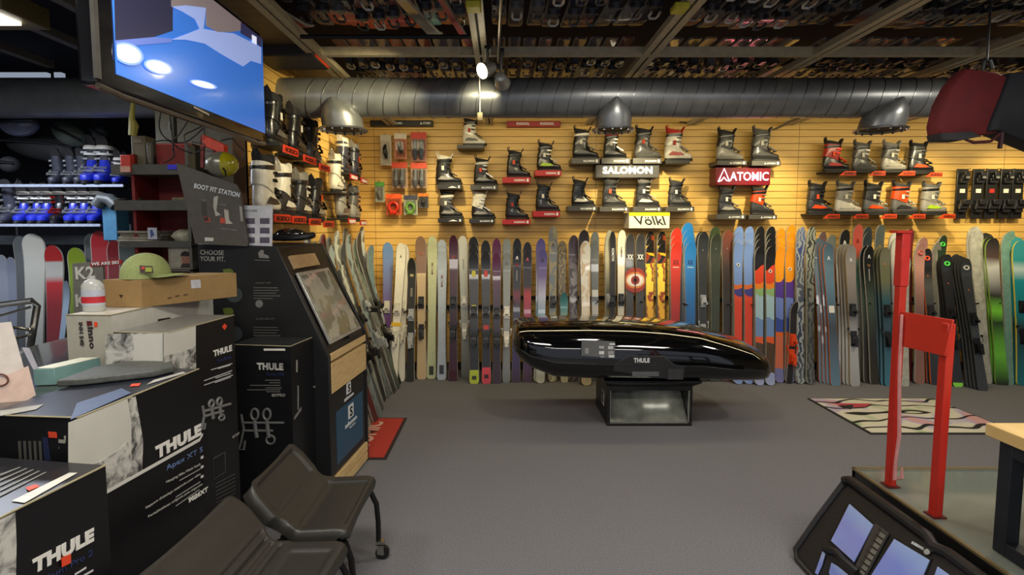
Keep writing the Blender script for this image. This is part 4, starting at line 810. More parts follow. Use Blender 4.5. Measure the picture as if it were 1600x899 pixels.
# fire-orange goods on the bulkhead above the duct's left end
P = W(470, 115, 4.05)
t = thing('stored_gear_box', 'black and orange gear box up on the bulkhead left of the duct', 'box', (P.x, P.y, P.z - .1))
MB().box(WALL_X + .002, -1.30, 3.85, 4.19, 2.93, 3.02).build('case', mat((40, 36, 32), .5), t, bevel=.01)
MB().box(-1.32, -1.296, 3.87, 4.17, 2.935, 2.975).build('orange_edge', mat((220, 70, 30), .4), t)
# ================================================================ roof box on its pedestal
GL = mat((8, 8, 9), .06, noise=0, coat=1)
t = thing('roof_box', 'long glossy black car roof box lying across a low display case', 'roof box', (1.25, 4.95, .42))
st = [(.10, .22, .70, .875), (.115, .30, .64, .895), (.15, .36, .60, .905), (.25, .41, .52, .915), (.45, .44, .44, .925), (.75, .455, .425, .93), (1.1, .46, .42, .925), (1.4, .455, .42, .905), (1.7, .44, .42, .87), (1.95, .42, .408, .80), (2.15, .395, .402, .735), (2.27, .36, .402, .675), (2.33, .30, .408, .625), (2.355, .24, .425, .585)]
def rsec(x, hw, zb, zt, lo, hi, n=28):
    """part of the rounded section between fractions lo..hi of its height"""
    zc = (zb + zt) / 2; hh = (zt - zb) / 2; out = []
    yc = 4.95
    seam = zb + (zt - zb) * .42
    return yc, seam
def half(lid):
    rings = []
    for (x, hw, zb, zt) in st:
        seam = zb + (zt - zb) * .36 if x < 2.0 else zb + (zt - zb) * .4
        pts = []; n = 26; e = 2.7 if lid else 3.2
        for j in range(n + 1):
            a = PI * j / n; c, s = math.cos(a), math.sin(a)
            yy = hw * (abs(c) ** (2 / e)) * (1 if c >= 0 else -1); zz = abs(s) ** (2 / e)
            if lid: pts.append(V((x, 4.95 + yy, seam + .004 + (zt - seam) * zz)))
            else: pts.append(V((x, 4.95 + yy * (1.0 - .10 * zz), seam - .004 - (seam - zb) * zz)))
        rings.append(pts)
    return MB().loft(rings)
half(True).build('lid', GL, t, smooth=50)
half(False).build('base_shell', mat((14, 14, 15), .22, noise=0, coat=.4), t, smooth=50)
m = MB(); pts = []
for (x, hw, zb, zt) in st: pts.append((x, 4.95 - hw - .002, zb + (zt - zb) * (.36 if x < 2.0 else .4)))
m.tube(pts, .006, 6); m.build('seam_trim', mat((26, 26, 27), .4), t)
# handle plate
def onfront(px, py, y=4.487): return W(px, py, y)
P = [onfront(*q) for q in ((958, 573), (964, 566), (984, 556), (1038, 557), (1054, 570), (1071, 574), (1068, 594), (1022, 591), (958, 580))]
MB().prism(P, (0, .06, 0)).build('handle_plate', mat((34, 34, 35), .45), t, bevel=.004)
a = onfront(990, 567, 4.486); b = onfront(1015, 567, 4.486); text3('THULE', a, b, (0, 0, .04), t, mat((210, 210, 210), .4, noise=0), bold=.05)
MB().box(onfront(988, 584, 4.48).x, onfront(1030, 584, 4.48).x, 4.482, 4.49, onfront(0, 588).z, onfront(0, 581).z).build('grip_recess', mat((120, 120, 120), .3, .5), t)
MB().box(onfront(1043, 584).x, onfront(1067, 584).x, 4.48, 4.49, onfront(0, 593).z, onfront(0, 577).z).build('lock_cover', mat((58, 58, 60), .35), t)
for k, (px, py) in enumerate(((1152, 560),)):
    P = W(px, py, 4.70); MB().box(P.x - .05, P.x + .05, 4.635, 4.66, P.z - .02, P.z + .035).build('corner_emblem', mat((150, 150, 150), .3, .6), t)
# info sticker on the lid front
P = W(935, 546, 4.486); N_ = V((0, -1, .38)).normalized()
c = [RP(*q, P, N_) for q in ((909, 531), (961, 534), (960, 560), (908, 556))]
MB().prism(c, -N_ * .003).build('info_sticker', mat((62, 62, 64), .4), t)
for q in ((914, 544, 6, 9, (120, 120, 120)), (936, 541, 8, 4, (150, 150, 150)), (950, 541, 8, 5, (170, 170, 170)), (936, 549, 8, 5, (190, 190, 190)), (950, 549, 9, 5, (130, 130, 130)), (938, 556, 6, 3, (120, 120, 120)), (951, 555, 9, 4, (190, 190, 190)), (952, 537, 9, 2, (220, 220, 220))):
    x, y, w_, h_, cc = q; cs = [RP(x + a, y + b, P + N_ * .004, N_) for a, b in ((0, 0), (w_, 0), (w_, h_), (0, h_))]
    MB().prism(cs, -N_ * .001).build('sticker_picture', mat(cc, .5, noise=0), t)
# pedestal display case with sloped mirror
t = thing('display_case', 'low black display case with a slanted glass front under the roof box', 'display case', (1.3, 4.95, 0))
x0, x1, y0, y1 = .925, 1.675, 4.69, 5.27
m = MB(); m.box(x0, x1, y0, y1, 0, .025); m.box(x0, x0 + .025, y0, y1, .025, .40); m.box(x1 - .025, x1, y0, y1, .025, .40); m.box(x0 + .025, x1 - .025, y1 - .02, y1, .025, .40)
m.box(x0 + .025, x1 - .025, y0 + .0, y0 + .05, .32, .40)
m.build('carcass', mat((26, 26, 27), .4), t, bevel=.003)
MB().loft([[V(p) for p in ((x0, y0, .36), (x1, y0, .36), (x1, y1, .36), (x0, y1, .36))], [V(p) for p in ((x0 - .03, y0 - .05, .40), (x1 + .06, y0 - .05, .40), (x1 + .06, y1, .40), (x0 - .03, y1, .40))], [V(p) for p in ((x0 - .03, y0 - .05, .419), (x1 + .06, y0 - .05, .419), (x1 + .06, y1, .419), (x0 - .03, y1, .419))]]).build('top_board', BLACK, t)
MB().prism([(x0 + .03, y0 + .02, .028), (x1 - .03, y0 + .02, .028), (x1 - .03, y0 + .32, .33), (x0 + .03, y0 + .32, .33)], (0, .01, -.006)).build('slanted_mirror', mat((140, 142, 132), .22, .35, noise=.35, scale=9), t)  # the reflected floor is put into the colour as mottled grey
m = MB(); m.box(x0 + .025, x0 + .03, y0, y0 + .015, .025, .32); m.box(x1 - .035, x1 - .025, y0, y0 + .015, .025, .32); m.box(x0 + .025, x1 - .025, y0, y0 + .012, .025, .034); m.build('glass_trim', mat((160, 160, 150), .3, .6), t)
MB().box(x0 + .4, x1 - .12, y0 + .06, y0 + .08, .31, .319).build('strip_lamp', mat((255, 250, 240), .4, emit=5, noise=0), t)
MB().box(x0 - .002, x0, 4.84, 4.96, .13, .27).build('logo_mark', mat((190, 190, 190), .5, noise=0), t)
text3('S', (x0 - .003, 4.94, .15), (x0 - .003, 4.86, .15), (0, 0, .10), t, BLACK, bold=.03)

# ================================================================ mats
t = thing('floor_mat', 'red floor mat with white letters beside the black boot-fitting kiosk', 'mat', (-1.1, 4.3, 0))
MB().box(-1.40, -.875, 3.985, 4.88, .001, .009).build('rubber_edge', mat((46, 30, 28), .8), t, bevel=.003)
MB().box(-1.38, -.90, 4.01, 4.855, .009, .0125).build('mat_top', mat((176, 52, 38), .85, noise=.12, scale=200), t)
text3('ATOMIC', (-1.06, 4.04, .013), (-1.06, 4.76, .013), (-.16, 0, 0), t, mat((214, 170, 150), .8, noise=0), bold=.03)
t = thing('floor_rug', 'pale rug with black curving line drawing on the carpet at the right', 'rug', (3.7, 5, 0))
MB().box(3.12, 4.40, 4.49, 5.45, .001, .010).build('rug_backing', mat((40, 38, 36), .8), t)
key_m = bpy.data.materials.new('rug_print'); key_m.use_nodes = True; nt = key_m.node_tree; b = nt.nodes['Principled BSDF']; b.inputs['Roughness'].default_value = .85
tc = nt.nodes.new('ShaderNodeTexCoord'); wv = nt.nodes.new('ShaderNodeTexWave'); wv.wave_type = 'RINGS'; wv.inputs['Scale'].default_value = 1.7; wv.inputs['Distortion'].default_value = 7; wv.inputs['Detail'].default_value = 1; wv.inputs['Detail Scale'].default_value = 1.3
nt.links.new(tc.outputs['Object'], wv.inputs['Vector'])
r = nt.nodes.new('ShaderNodeValToRGB'); r.color_ramp.elements[0].position = .05; r.color_ramp.elements[0].color = lin((30, 28, 34)); r.color_ramp.elements[1].position = .14; r.color_ramp.elements[1].color = (1, 1, 1, 1); nt.links.new(wv.outputs['Fac'], r.inputs[0])
n2 = nt.nodes.new('ShaderNodeTexNoise'); n2.inputs['Scale'].default_value = 2.2; nt.links.new(tc.outputs['Object'], n2.inputs['Vector'])
r2 = nt.nodes.new('ShaderNodeValToRGB'); e = r2.color_ramp.elements; e[0].position = .35; e[0].color = lin((150, 170, 130)); e[1].position = .65; e[1].color = lin((196, 150, 150)); q = e.new(.42); q.color = lin((200, 196, 172)); q = e.new(.55); q.color = lin((204, 198, 180)); q = e.new(.6); q.color = lin((170, 160, 190))
nt.links.new(n2.outputs['Fac'], r2.inputs[0]); mx = nt.nodes.new('ShaderNodeMix'); mx.data_type = 'RGBA'; mx.blend_type = 'MULTIPLY'; mx.inputs[0].default_value = 1
nt.links.new(r2.outputs[0], mx.inputs[6]); nt.links.new(r.outputs[0], mx.inputs[7]); nt.links.new(mx.outputs[2], b.inputs['Base Color'])
MB().box(3.14, 4.38, 4.51, 5.43, .010, .013).build('rug_face', key_m, t)
MB().prism([WZ(1302, 630.5, .0135), WZ(1362, 631, .0135), WZ(1352, 636, .0135), WZ(1326, 637, .0135)], (0, 0, .001)).build('red_print', mat((176, 60, 70), .85), t)
MB().prism([WZ(1308, 634, .0145), WZ(1334, 633, .0145), WZ(1330, 640, .0145), WZ(1318, 638, .0145)], (0, 0, .001)).build('black_print', mat((30, 26, 28), .85), t)

# ================================================================ boot-fitting kiosk
E1 = V((.10, 1, 0)).normalized(); N1 = V((1, -.10, 0)).normalized()       # along its front face / out of the front face
K0 = V((-1.075, 3.35, 0)); KL = .622
def kp(s, d, z): return K0 + E1 * s - N1 * d + V((0, 0, z))                 # s along the face, d inwards
blk = mat((30, 30, 31), .38, noise=.05); blk2 = mat((40, 40, 41), .5, noise=.05)
t = thing('boot_fit_kiosk', 'tall black boot-fitting kiosk with slanted drawer face and pale wood bands', 'kiosk', (K0.x - .4, K0.y + .3, 0))
side = [(0, 0), (0, .95), (.315, 1.635), (.83, 1.65), (.83, 0)]
MB().prism([kp(-.03, d, z) for d, z in side], E1 * .035).build('side_panel', blk, t, bevel=.003)
side2 = [(0, 0), (0, .98), (.315, 1.635), (.62, 1.64), (.62, 0)]
MB().prism([kp(KL, d, z) for d, z in side2], E1 * .03).build('side_panel', blk, t, bevel=.003)
MB().prism([kp(.006, d, z) for d, z in ((.03, .0), (.03, .96), (.32, 1.59), (.60, 1.59), (.60, 0))], E1 * (KL - .008)).build('carcass', blk2, t)
MB().prism([kp(.004, d, z) for d, z in ((.315, 1.60), (.315, 1.635), (.61, 1.645), (.61, 1.60))], E1 * (KL - .006)).build('top_board', blk, t)
pale = wood((196, 164, 112), (216, 186, 134), .45, (3, 3, 14), 'pale_oak')
def band(z0, z1, name, d0=.0, mt=pale): return MB().prism([kp(.006, d, z) for d, z in ((d0 - .004, z0), (d0 - .004, z1), (.028, z1), (.028, z0))], E1 * (KL - .008)).build(name, mt, t, bevel=.002)
band(.915, .962, 'wood_band'); band(.705, .895, 'wood_drawer_front'); band(.02, .075, 'wood_plinth'); band(.085, .15, 'wood_plinth')
band(.16, .69, 'front_panel', .012, blk)
blue = mat((44, 78, 104), .4, noise=.08)
MB().prism([kp(s, .006, z) for s, z in ((.08, .21), (.56, .21), (.56, .56), (.08, .56))], -N1 * .004).build('blue_poster', blue, t)
def kt(s, s0, s1, z, h, m=None, bold=.03, d=.005, w=None): return text3(s, kp(s0, d, z), kp(s1, d, z), V((0, 0, h)), t, m, bold)
LG = mat((215, 218, 220), .5, noise=0)
for (s0, z, k) in ((.26, .62, 1), (.28, .44, 1.25)):
    MB().prism([kp(s, .0045, zz) for s, zz in ((s0, z), (s0 + .075 * k, z), (s0 + .075 * k, z + .075 * k), (s0, z + .075 * k))], -N1 * .003).build('logo_square', LG, t)
    text3('S', kp(s0 + .02 * k, .004, z + .01), kp(s0 + .058 * k, .004, z + .01), V((0, 0, .055 * k)), t, blk, .03)
    kt('salomon', s0 - .05 * k, s0 + .12 * k, z - .035 * k, .026 * k, LG)
kt('TIME TO PLAY', .29, .40, .37, .012, LG, .01)
# slanted display
ds = V(kp(0, .315, 1.635) - kp(0, 0, .965)); 
def sp(s, f, off=0):  # on the slanted face: s along, f up 0..1, off outwards
    p = kp(s, 0, .965) + ds * f; n = E1.cross(ds).normalized(); n = n if n.dot(N1) > 0 else -n
    return p + n * off
nn = (sp(0, 0, 1) - sp(0, 0, 0))
MB().prism([sp(.004, 0, -.012), sp(KL - .004, 0, -.012), sp(KL - .004, 1, -.012), sp(.004, 1, -.012)], nn * .006).build('slanted_board', mat((20, 20, 21), .35), t)
MB().prism([sp(.05, .78, -.004), sp(.40, .78, -.004), sp(.40, .90, -.004), sp(.05, .90, -.004)], nn * .02).build('wood_inlay', mat((170, 140, 100), .5), t)
MB().prism([sp(.03, .07, .002), sp(.57, .07, .002), sp(.50, .74, .002), sp(.03, .74, .002)], nn * .016).build('display_frame', mat((190, 188, 180), .3, .6), t, bevel=.003)
gm = bands([(0, (120, 116, 92)), (.5, (150, 148, 126)), (1, (110, 110, 96))], .12, swirl=(170, 168, 150), sc_=3, amt=.4, coat=1)
MB().prism([sp(.05, .10, .019), sp(.54, .10, .019), sp(.48, .71, .019), sp(.05, .71, .019)], nn * .003).build('picture_panel', gm, t)
MB().prism([sp(.30, .045, .020), sp(.55, .045, .020), sp(.55, .075, .020), sp(.30, .075, .020)], nn * .004).build('handle', BLACK, t)
# print on the near side panel
SP = kp(-.0305, 0, 0)
LT = mat((150, 148, 142), .5, noise=0); DT = mat((96, 95, 92), .5, noise=0)
NS = -E1
def st_(s, p0, p1, h, m=LT, bold=.01): return textp(s, p0, p1, h, SP, NS, t, m, bold)
st_('CHOOSE', (313, 398), (350, 399), 7.5); st_('YOUR FIT.', (313, 408), (352, 409), 7.5)
def flat(pts, P_, N_, col, name, parent, lift=.002, th=.001, rough=.5, m=None):
    N_ = V(N_).normalized(); cs = [RP(*q, V(P_) + N_ * lift, N_) for q in pts]
    return MB().prism(cs, -N_ * th).build(name, m or mat(col, rough), parent)
flat([(405, 403), (403, 396), (407, 391), (412, 391), (412, 397), (420, 400), (420, 404)], SP, NS, (120, 118, 112), 'boot_icon', t)
flat([(397, 406), (421, 407), (421, 408), (397, 407)], SP, NS, (110, 108, 104), 'icon_line', t)
for (x, y) in ((348, 421), (348, 482)):
    flat([(x, y), (x + 12, y - 1), (x + 17, y + 3), (x + 15, y + 14), (x + 3, y + 13)], SP, NS, (90, 104, 36), 'green_boot_cuff', t)
    flat([(x + 2, y + 14), (x + 16, y + 14), (x + 18, y + 30), (x + 24, y + 44), (x + 6, y + 40), (x + 1, y + 28)], SP, NS, (52, 54, 40), 'green_boot_shell', t)
    flat([(x + 18 + 13 * math.cos(a), y + 40 + 12 * math.sin(a)) for a in [2 * PI * k / 20 for k in range(20)]], SP, NS, (58, 66, 66), 'round_detail', t, lift=.003)
for y0_ in (449, 511):
    for k, w_ in enumerate((38, 40, 36, 42, 30)): flat([(396, y0_ + 4.2 * k), (396 + w_, y0_ + 4.2 * k + .3), (396 + w_, y0_ + 4.2 * k + 1.8), (396, y0_ + 4.2 * k + 1.5)], SP, NS, (88, 87, 84), 'text_line', t)
    flat([(405 + 6 * math.cos(a), y0_ + 26 + 6 * math.sin(a)) for a in [2 * PI * k / 14 for k in range(14)]], SP, NS, (110, 112, 108), 'round_icon', t)
st_('HEAT FIT', (400, 444), (424, 444), 3, DT); st_('CUSTOM FIT', (400, 500), (430, 500), 3, DT)
flat([(477, 588), (488, 588), (488, 598), (477, 598)], SP, NS, (190, 190, 190), 'logo_square', t); st_('S', (480, 597), (485, 597), 8, blk, .03)
st_('salomon', (474, 606), (493, 606), 4, LT, .02)
# paper in a clear stand on top, black helmet-like gear on top
t = thing('paper_notice', 'white sheet with six small photographs standing on top of the kiosk', 'notice', kp(.05, .42, 1.65))
PP = kp(-.01, .4, 1.65)
m_ = flat([(377, 321), (426, 322), (425, 386), (378, 386)], PP, NS, (196, 196, 200), 'sheet', t, th=.004)
for k, (x, y) in enumerate(((383, 341), (406, 341), (383, 356), (406, 356), (383, 371), (406, 371))): flat([(x, y), (x + 15, y), (x + 15, y + 9), (x, y + 9)], PP, NS, (84, 78, 92), 'small_photo', t, lift=.004)
textp('BOOT SIZES', (383, 331), (402, 331), 3, PP + NS * .001, NS, t, mat((90, 90, 96), .5, noise=0), .01)
t = thing('ski_goggles', 'black goggles lying on the kiosk top behind the slanted drawer face', 'goggles', kp(.3, .45, 1.65))
b0 = kp(.32, .42, 1.66)
m = MB(); m.tube([b0 + V((.17 * math.cos(a), .06 * math.sin(a), .03 + .01 * math.cos(2 * a))) for a in [2 * PI * k / 20 for k in range(20)]], .022, 8, closed=True); m.build('strap', BLACK, t)
m = MB(); m.ball((b0.x + .02, b0.y, b0.z + .045), .07, 1.6, .8, .6); m.build('lens_frame', mat((28, 26, 24), .15, coat=.8), t)

# BOOT FIT STATION sign board behind
t = thing('header_sign', 'brown-grey slanted header board with white capitals and small boot drawings', 'sign', kp(0, .7, 1.66))
HP = V((-1.62, 3.35, 1.66)); HN = V((.10, -1, .0)).normalized()
flat([(275, 255), (368, 288), (374, 300), (388, 378), (386, 385), (305, 381)], HP, HN, (76, 70, 62), 'board', t, th=.03)
def ht(s, a, b_, h, m=LG, bold=.03): return textp(s, a, b_, h, HP + HN * .003, HN, t, m, bold)
ht('BOOT FIT STATION', (303, 294), (374, 309), 8)
for (pts, c_) in ((((315, 312), (321, 314), (323, 338), (328, 345), (320, 346), (315, 334)), (54, 52, 48)), (((319, 338), (328, 341), (329, 347), (320, 347)), (190, 66, 50)),
                  (((334, 308), (341, 306), (338, 330), (345, 336), (337, 338), (333, 322)), (176, 172, 160)), (((344, 340), (352, 341), (353, 349), (344, 349)), (190, 66, 50)), (((350, 327), (357, 329), (358, 344), (364, 350), (352, 350)), (178, 170, 156)), (((374, 322), (378, 323), (380, 346), (376, 346)), (150, 146, 138))):
    flat(pts, HP, HN, c_, 'boot_drawing', t, lift=.004)
ht('1. FEET', (312, 313), (323, 316), 2.5, LT, .01); ht('2. LINER', (340, 320), (354, 322), 2.5, LT, .01); ht('custom fit in ten minutes', (345, 358), (370, 361), 2.5, LT, .01)
flat([(320, 371), (334, 372), (333, 377), (320, 377)], HP, HN, (200, 196, 188), 'logo_mark', t, lift=.004)

# ================================================================ cartons on the left
def carton(name, label, near, far, ztop, depth, zbot=0, top=(60, 60, 60), face=(20, 20, 22), end=(24, 24, 26), group='cartons piled on the left', cat='box', slant=0):
    """near/far: bottom corners (x, y) of the face that looks to the aisle"""
    n0 = V((near[0], near[1], 0)); f0 = V((far[0], far[1], 0)); e = (f0 - n0).normalized(); nrm = V((e.y, -e.x, 0)); L = (f0 - n0).length
    t = thing(name, label, cat, (n0.x, n0.y, zbot), group)
    m = MB(); z0, z1 = zbot, ztop
    a, b_, c_, d_ = n0, f0, f0 - nrm * depth, n0 - nrm * depth
    up = lambda p, z: V((p.x, p.y, z))
    m.mi = 0; m.poly([up(a, z0), up(b_, z0), up(b_, z1), up(a, z1)])
    m.mi = 1; m.poly([up(d_, z0), up(a, z0), up(a, z1), up(d_, z1)]); m.poly([up(b_, z0), up(c_, z0), up(c_, z1), up(b_, z1)]); m.poly([up(c_, z0), up(d_, z0), up(d_, z1), up(c_, z1)])
    m.mi = 2; m.poly([up(a, z1), up(b_, z1), up(c_, z1), up(d_, z1)]); m.poly([up(a, z0), up(b_, z0), up(c_, z0), up(d_, z0)])
    m.build('carton', [mat(face, .35, noise=.05), mat(end, .35, noise=.05), mat(top, .3, noise=.1)], t, smooth=0)
    t2 = MB(); o_ = nrm * .002
    t2.mi = 0
    # worn paper edge along the top
    t2.tube([up(a, z1), up(b_, z1)], .003, 5); t2.tube([up(d_, z1), up(a, z1)], .003, 5)
    t2.build('worn_edge', mat((150, 140, 110), .7), t)
    return t, n0, nrm, e
ROCK = mat((128, 127, 122), .4, noise=.999, scale=16)
_r = [n for n in ROCK.node_tree.nodes if n.type == 'VALTORGB'][0]; _n = [n for n in ROCK.node_tree.nodes if n.type == 'TEX_NOISE'][0]
_r.color_ramp.elements[0].position = .38; _r.color_ramp.elements[0].color = lin((58, 58, 58)); _r.color_ramp.elements[1].position = .60; _r.color_ramp.elements[1].color = lin((196, 194, 186))
_n.inputs['Detail'].default_value = 8; _n.inputs['Roughness'].default_value = .65; _n.inputs['Distortion'].default_value = .8
SKY_ = mat((196, 194, 184), .35, noise=.06, scale=6)
RED = mat((226, 72, 40), .5, noise=0); NAVY = mat((40, 50, 90), .4, noise=0); PALEB = mat((96, 118, 160), .5, noise=0)
def lines(rows, P_, N_, parent, col=(190, 190, 188), wpx=2.0):
    for (xa, ya, xb, yb) in rows:
        flat([(xa, ya), (xb, yb), (xb, yb - wpx), (xa, ya - wpx)], P_, N_, col, 'print_line', parent, lift=.003, m=mat(col, .5, noise=0))
# D: tall box in front of the kiosk
tD, n, N_, e_ = carton('bike_rack_carton', 'tall black bike-rack carton standing against the kiosk side panel', (-1.21, 3.06), (-1.175, 3.31), 1.075, .36, 0, (36, 36, 36))
EN = V((-N_.y, N_.x, 0)); EN = EN if EN.y < 0 else -EN   # end face normal (towards the camera)
textp('THULE', (402, 578), (443, 579), 11, n, EN, tD, mat((200, 198, 190), .5, noise=0), .05)
textp('Epos M8', (417, 588), (444, 589), 6, n, EN, tD, NAVY, .0)
lines([(414, 595, 438, 595), (421, 599, 438, 599), (391, 603, 438, 603), (415, 607, 440, 607), (386, 610, 438, 610), (416, 613, 438, 613)], n, EN, tD, (120, 120, 118), 1)
textp('887PRO', (425, 620), (446, 620), 4.5, n, EN, tD, LT, .02)
flat([(412, 545), (445, 545), (446, 548), (412, 548)], V((-1.4, 3.2, 1.077)), (0, 0, 1), (190, 188, 180), 'top_print', tD)
def clamp_print(P_, N_, parent, ox, oy, k, col=(104, 104, 102), sl=0):
    mt = mat(col, .5, noise=0); L_ = P_
    def C(x, y): return RP(ox + x * k, oy + (y + sl * x) * k, V(P_) + V(N_) * .003, N_)
    m = MB()
    m.tube([C(-20, 0), C(48, 0)], .007, 6); m.tube([C(-20, 13), C(30, 13)], .007, 6)
    for cx_ in (0, 20):
        m.tube([C(cx_ + 6 * math.cos(a), -14 + 9 * math.sin(a)) for a in [2 * PI * q / 12 for q in range(12)]], .007, 6, closed=True)
        m.tube([C(cx_, -4), C(cx_ + 2, 14), C(cx_ + 4, 24)], .011, 6)
    m.tube([C(26 + 7 * math.cos(a), 28 + 7 * math.sin(a)) for a in [2 * PI * q / 12 for q in range(12)]], .006, 6, closed=True)
    m.tube([C(-22, -14), C(-18, 10), C(-22, 30), C(-26, 44), C(-18, 44), C(-16, 30)], .007, 6)
    me = m.build('rack_drawing', mt, parent)
    return me
clamp_print(n, EN, tD, 398, 661, .95)
flat([(465, 602), (467, 604), (467, 642), (465, 640)], n, N_, (120, 120, 118), 'side_drawing', tD); flat([(460, 652), (471, 636), (471, 641), (460, 657)], n, N_, (120, 120, 118), 'side_drawing', tD); flat([(463, 563), (465, 563), (465, 582), (463, 582)], n, N_, (150, 148, 140), 'side_label', tD)
# C: tall box between
tC, n, N_, e_ = carton('bike_rack_carton', 'tall carton with snowy rock photograph on its upper end and an orange diamond sticker', (-1.434, 2.30), (-1.386, 2.78), 1.30, .25, 0, (112, 112, 108), (18, 18, 20))
EN = V((N_.y, -N_.x, 0)); EN = EN if EN.y < 0 else -EN
flat([(165, 522), (255, 520), (255, 577), (165, 577)], n, EN, (0, 0, 0), 'rock_photo', tC, m=ROCK); flat([(207, 523), (254, 521), (255, 575), (205, 575), (210, 550)], n, EN, (0, 0, 0), 'grey_sky_photo', tC, lift=.004, m=SKY_)
flat([(256, 521), (306, 508.5), (306, 570), (306, 574), (256, 600)], n, N_, (0, 0, 0), 'sky_photo', tC, m=SKY_)
flat([(256, 556), (275, 553), (300, 545), (306, 540), (307, 600), (256, 620)], n, N_, (0, 0, 0), 'rock_photo', tC, lift=.003, m=ROCK)
flat([(347, 511), (351, 506), (355, 510), (351, 516)], n, N_, (0, 0, 0), 'diamond_sticker', tC, m=RED)
textp('THULE', (333, 558), (362, 548.5), 10, n, N_, tC, mat((215, 213, 205), .5, noise=0), .05)
textp('ProRide', (339, 567), (362, 560), 5, n, N_, tC, NAVY, .0)
lines([(330, 579, 363, 569), (341, 577, 360, 571.5), (319, 596, 363, 580), (337, 592, 361, 584), (319, 603, 364, 587), (336, 599, 361, 590)], n, N_, tC, (180, 180, 178), 1.4)
clamp_print(n, N_, tC, 330, 640, .62, (110, 110, 108), -.28)
textp('917XT', (363, 686), (374, 679), 4, n, N_, tC, LT, .03)
flat([(333, 716), (352, 706), (353, 738), (334, 750)], n, N_, (70, 70, 70), 'outlined_panel', tC); flat([(334, 718), (351, 708), (352, 737), (335, 748)], n, N_, (22, 22, 24), 'panel_inside', tC, lift=.003)
lines([(337, 757 + 6 * k, 368, 741 + 6 * k) for k in range(6)], n, N_, tC, (90, 90, 90), 1)
# counter under the back boxes
t = thing('counter', 'black counter along the left holding the tissue box and stacked cartons', 'counter', (-2.05, 2.2, 0))
MB().box(-2.55, -1.70, 1.30, 3.28, 1.08, 1.11).build('worktop', mat((52, 52, 50), .2, noise=.2, coat=.4), t, bevel=.004)
MB().box(-2.52, -1.74, 1.33, 3.25, 0, 1.08).build('cabinet', mat((26, 26, 27), .5), t)
# B: Apex carton
tB, n, N_, e_ = carton('bike_rack_carton', 'wide middle carton with grey mountain photograph and big white slanted letters', (-1.35, 1.69), (-1.30, 2.29), 1.147, .33, 0, (30, 33, 42), (16, 16, 18))
EN = V((N_.y, -N_.x, 0)); EN = EN if EN.y < 0 else -EN
flat([(107, 661), (207, 620), (211, 650), (206, 690), (215, 728), (107, 790)], n, N_, (0, 0, 0), 'sky_photo', tB, m=SKY_)
flat([(107, 735), (152, 724), (185, 705), (200, 690), (205, 720), (225, 735), (107, 803)], n, N_, (0, 0, 0), 'rock_photo', tB, lift=.003, m=ROCK)
flat([(200, 624), (212, 620), (224, 690), (222, 734), (206, 728), (206, 660)], n, N_, (0, 0, 0), 'rock_photo', tB, lift=.004, m=ROCK)
flat([(107, 800), (312, 685), (317, 677), (317, 681), (312, 690), (107, 806)], n, N_, (0, 0, 0), 'white_stripe', tB, lift=.005, m=mat((205, 203, 196), .5, noise=0))
textp('THULE', (243, 719), (314, 680), 21, n, N_, tB, mat((222, 220, 212), .5, noise=0), .06)
textp('Apex XT 5', (259, 739), (316, 708), 11, n, N_, tB, PALEB, .0)
textp('Hanging Bike Hitch Rack', (259, 757), (313, 728), 5, n, N_, tB, LT, .03)
textp("Support d'attelage suspendu pour v\u00e9los", (227, 797), (313, 743), 5, n, N_, tB, LT, .03)
textp('Portabicicletas colgante para enganche', (231, 811), (316, 759), 5, n, N_, tB, LT, .03)
lines([(281, 752, 313, 734), (275, 778, 313, 754), (275, 792, 312, 766)], n, N_, tB, (150, 150, 148), 1.5)
textp('9026XT', (294, 787), (324, 768), 8, n, N_, tB, mat((222, 220, 212), .5, noise=0), .04)
lines([(314, 718 + 15 * k, 318, 716 + 15 * k) for k in range(3)], n, N_, tB, (200, 200, 198), 4)
# end face print
text_w = mat((170, 165, 150), .5, noise=0)
MB()
o = textp('THU', (92, 680), (94, 740), 10, n, EN, tB, text_w, .05, vdir=(11, 2))
flat([(75, 675), (88, 676), (89, 685), (76, 684)], n, EN, (0, 0, 0), 'orange_sticker', tB, m=RED)
lines([(34 + 6 * k, 690, 36 + 6 * k, 722) for k in range(0)], n, EN, tB)
for k in range(5): flat([(28 + 8 * k, 690), (32 + 8 * k, 690), (34 + 8 * k, 726), (30 + 8 * k, 725)], n, EN, (80, 80, 74), 'print_line', tB)
flat([(66, 684), (74, 685), (80, 730), (70, 728)], n, EN, (34, 40, 70), 'blue_print', tB)
TPP = V((0, 0, 1.148))
flat([(0, 650), (0, 642), (68, 632), (56, 640)], TPP, (0, 0, 1), (150, 148, 138), 'top_print', tB); flat([(206, 600), (220, 599), (217, 603), (203, 604)], TPP, (0, 0, 1), (0, 0, 0), 'orange_sticker', tB, m=RED)
flat([(229, 601), (290, 583), (286, 581), (240, 594)], TPP, (0, 0, 1), (170, 168, 160), 'top_print', tB)
flat([(120, 630), (190, 607), (205, 614), (110, 656)], TPP, (0, 0, 1), (78, 92, 120), 'top_photo', tB)
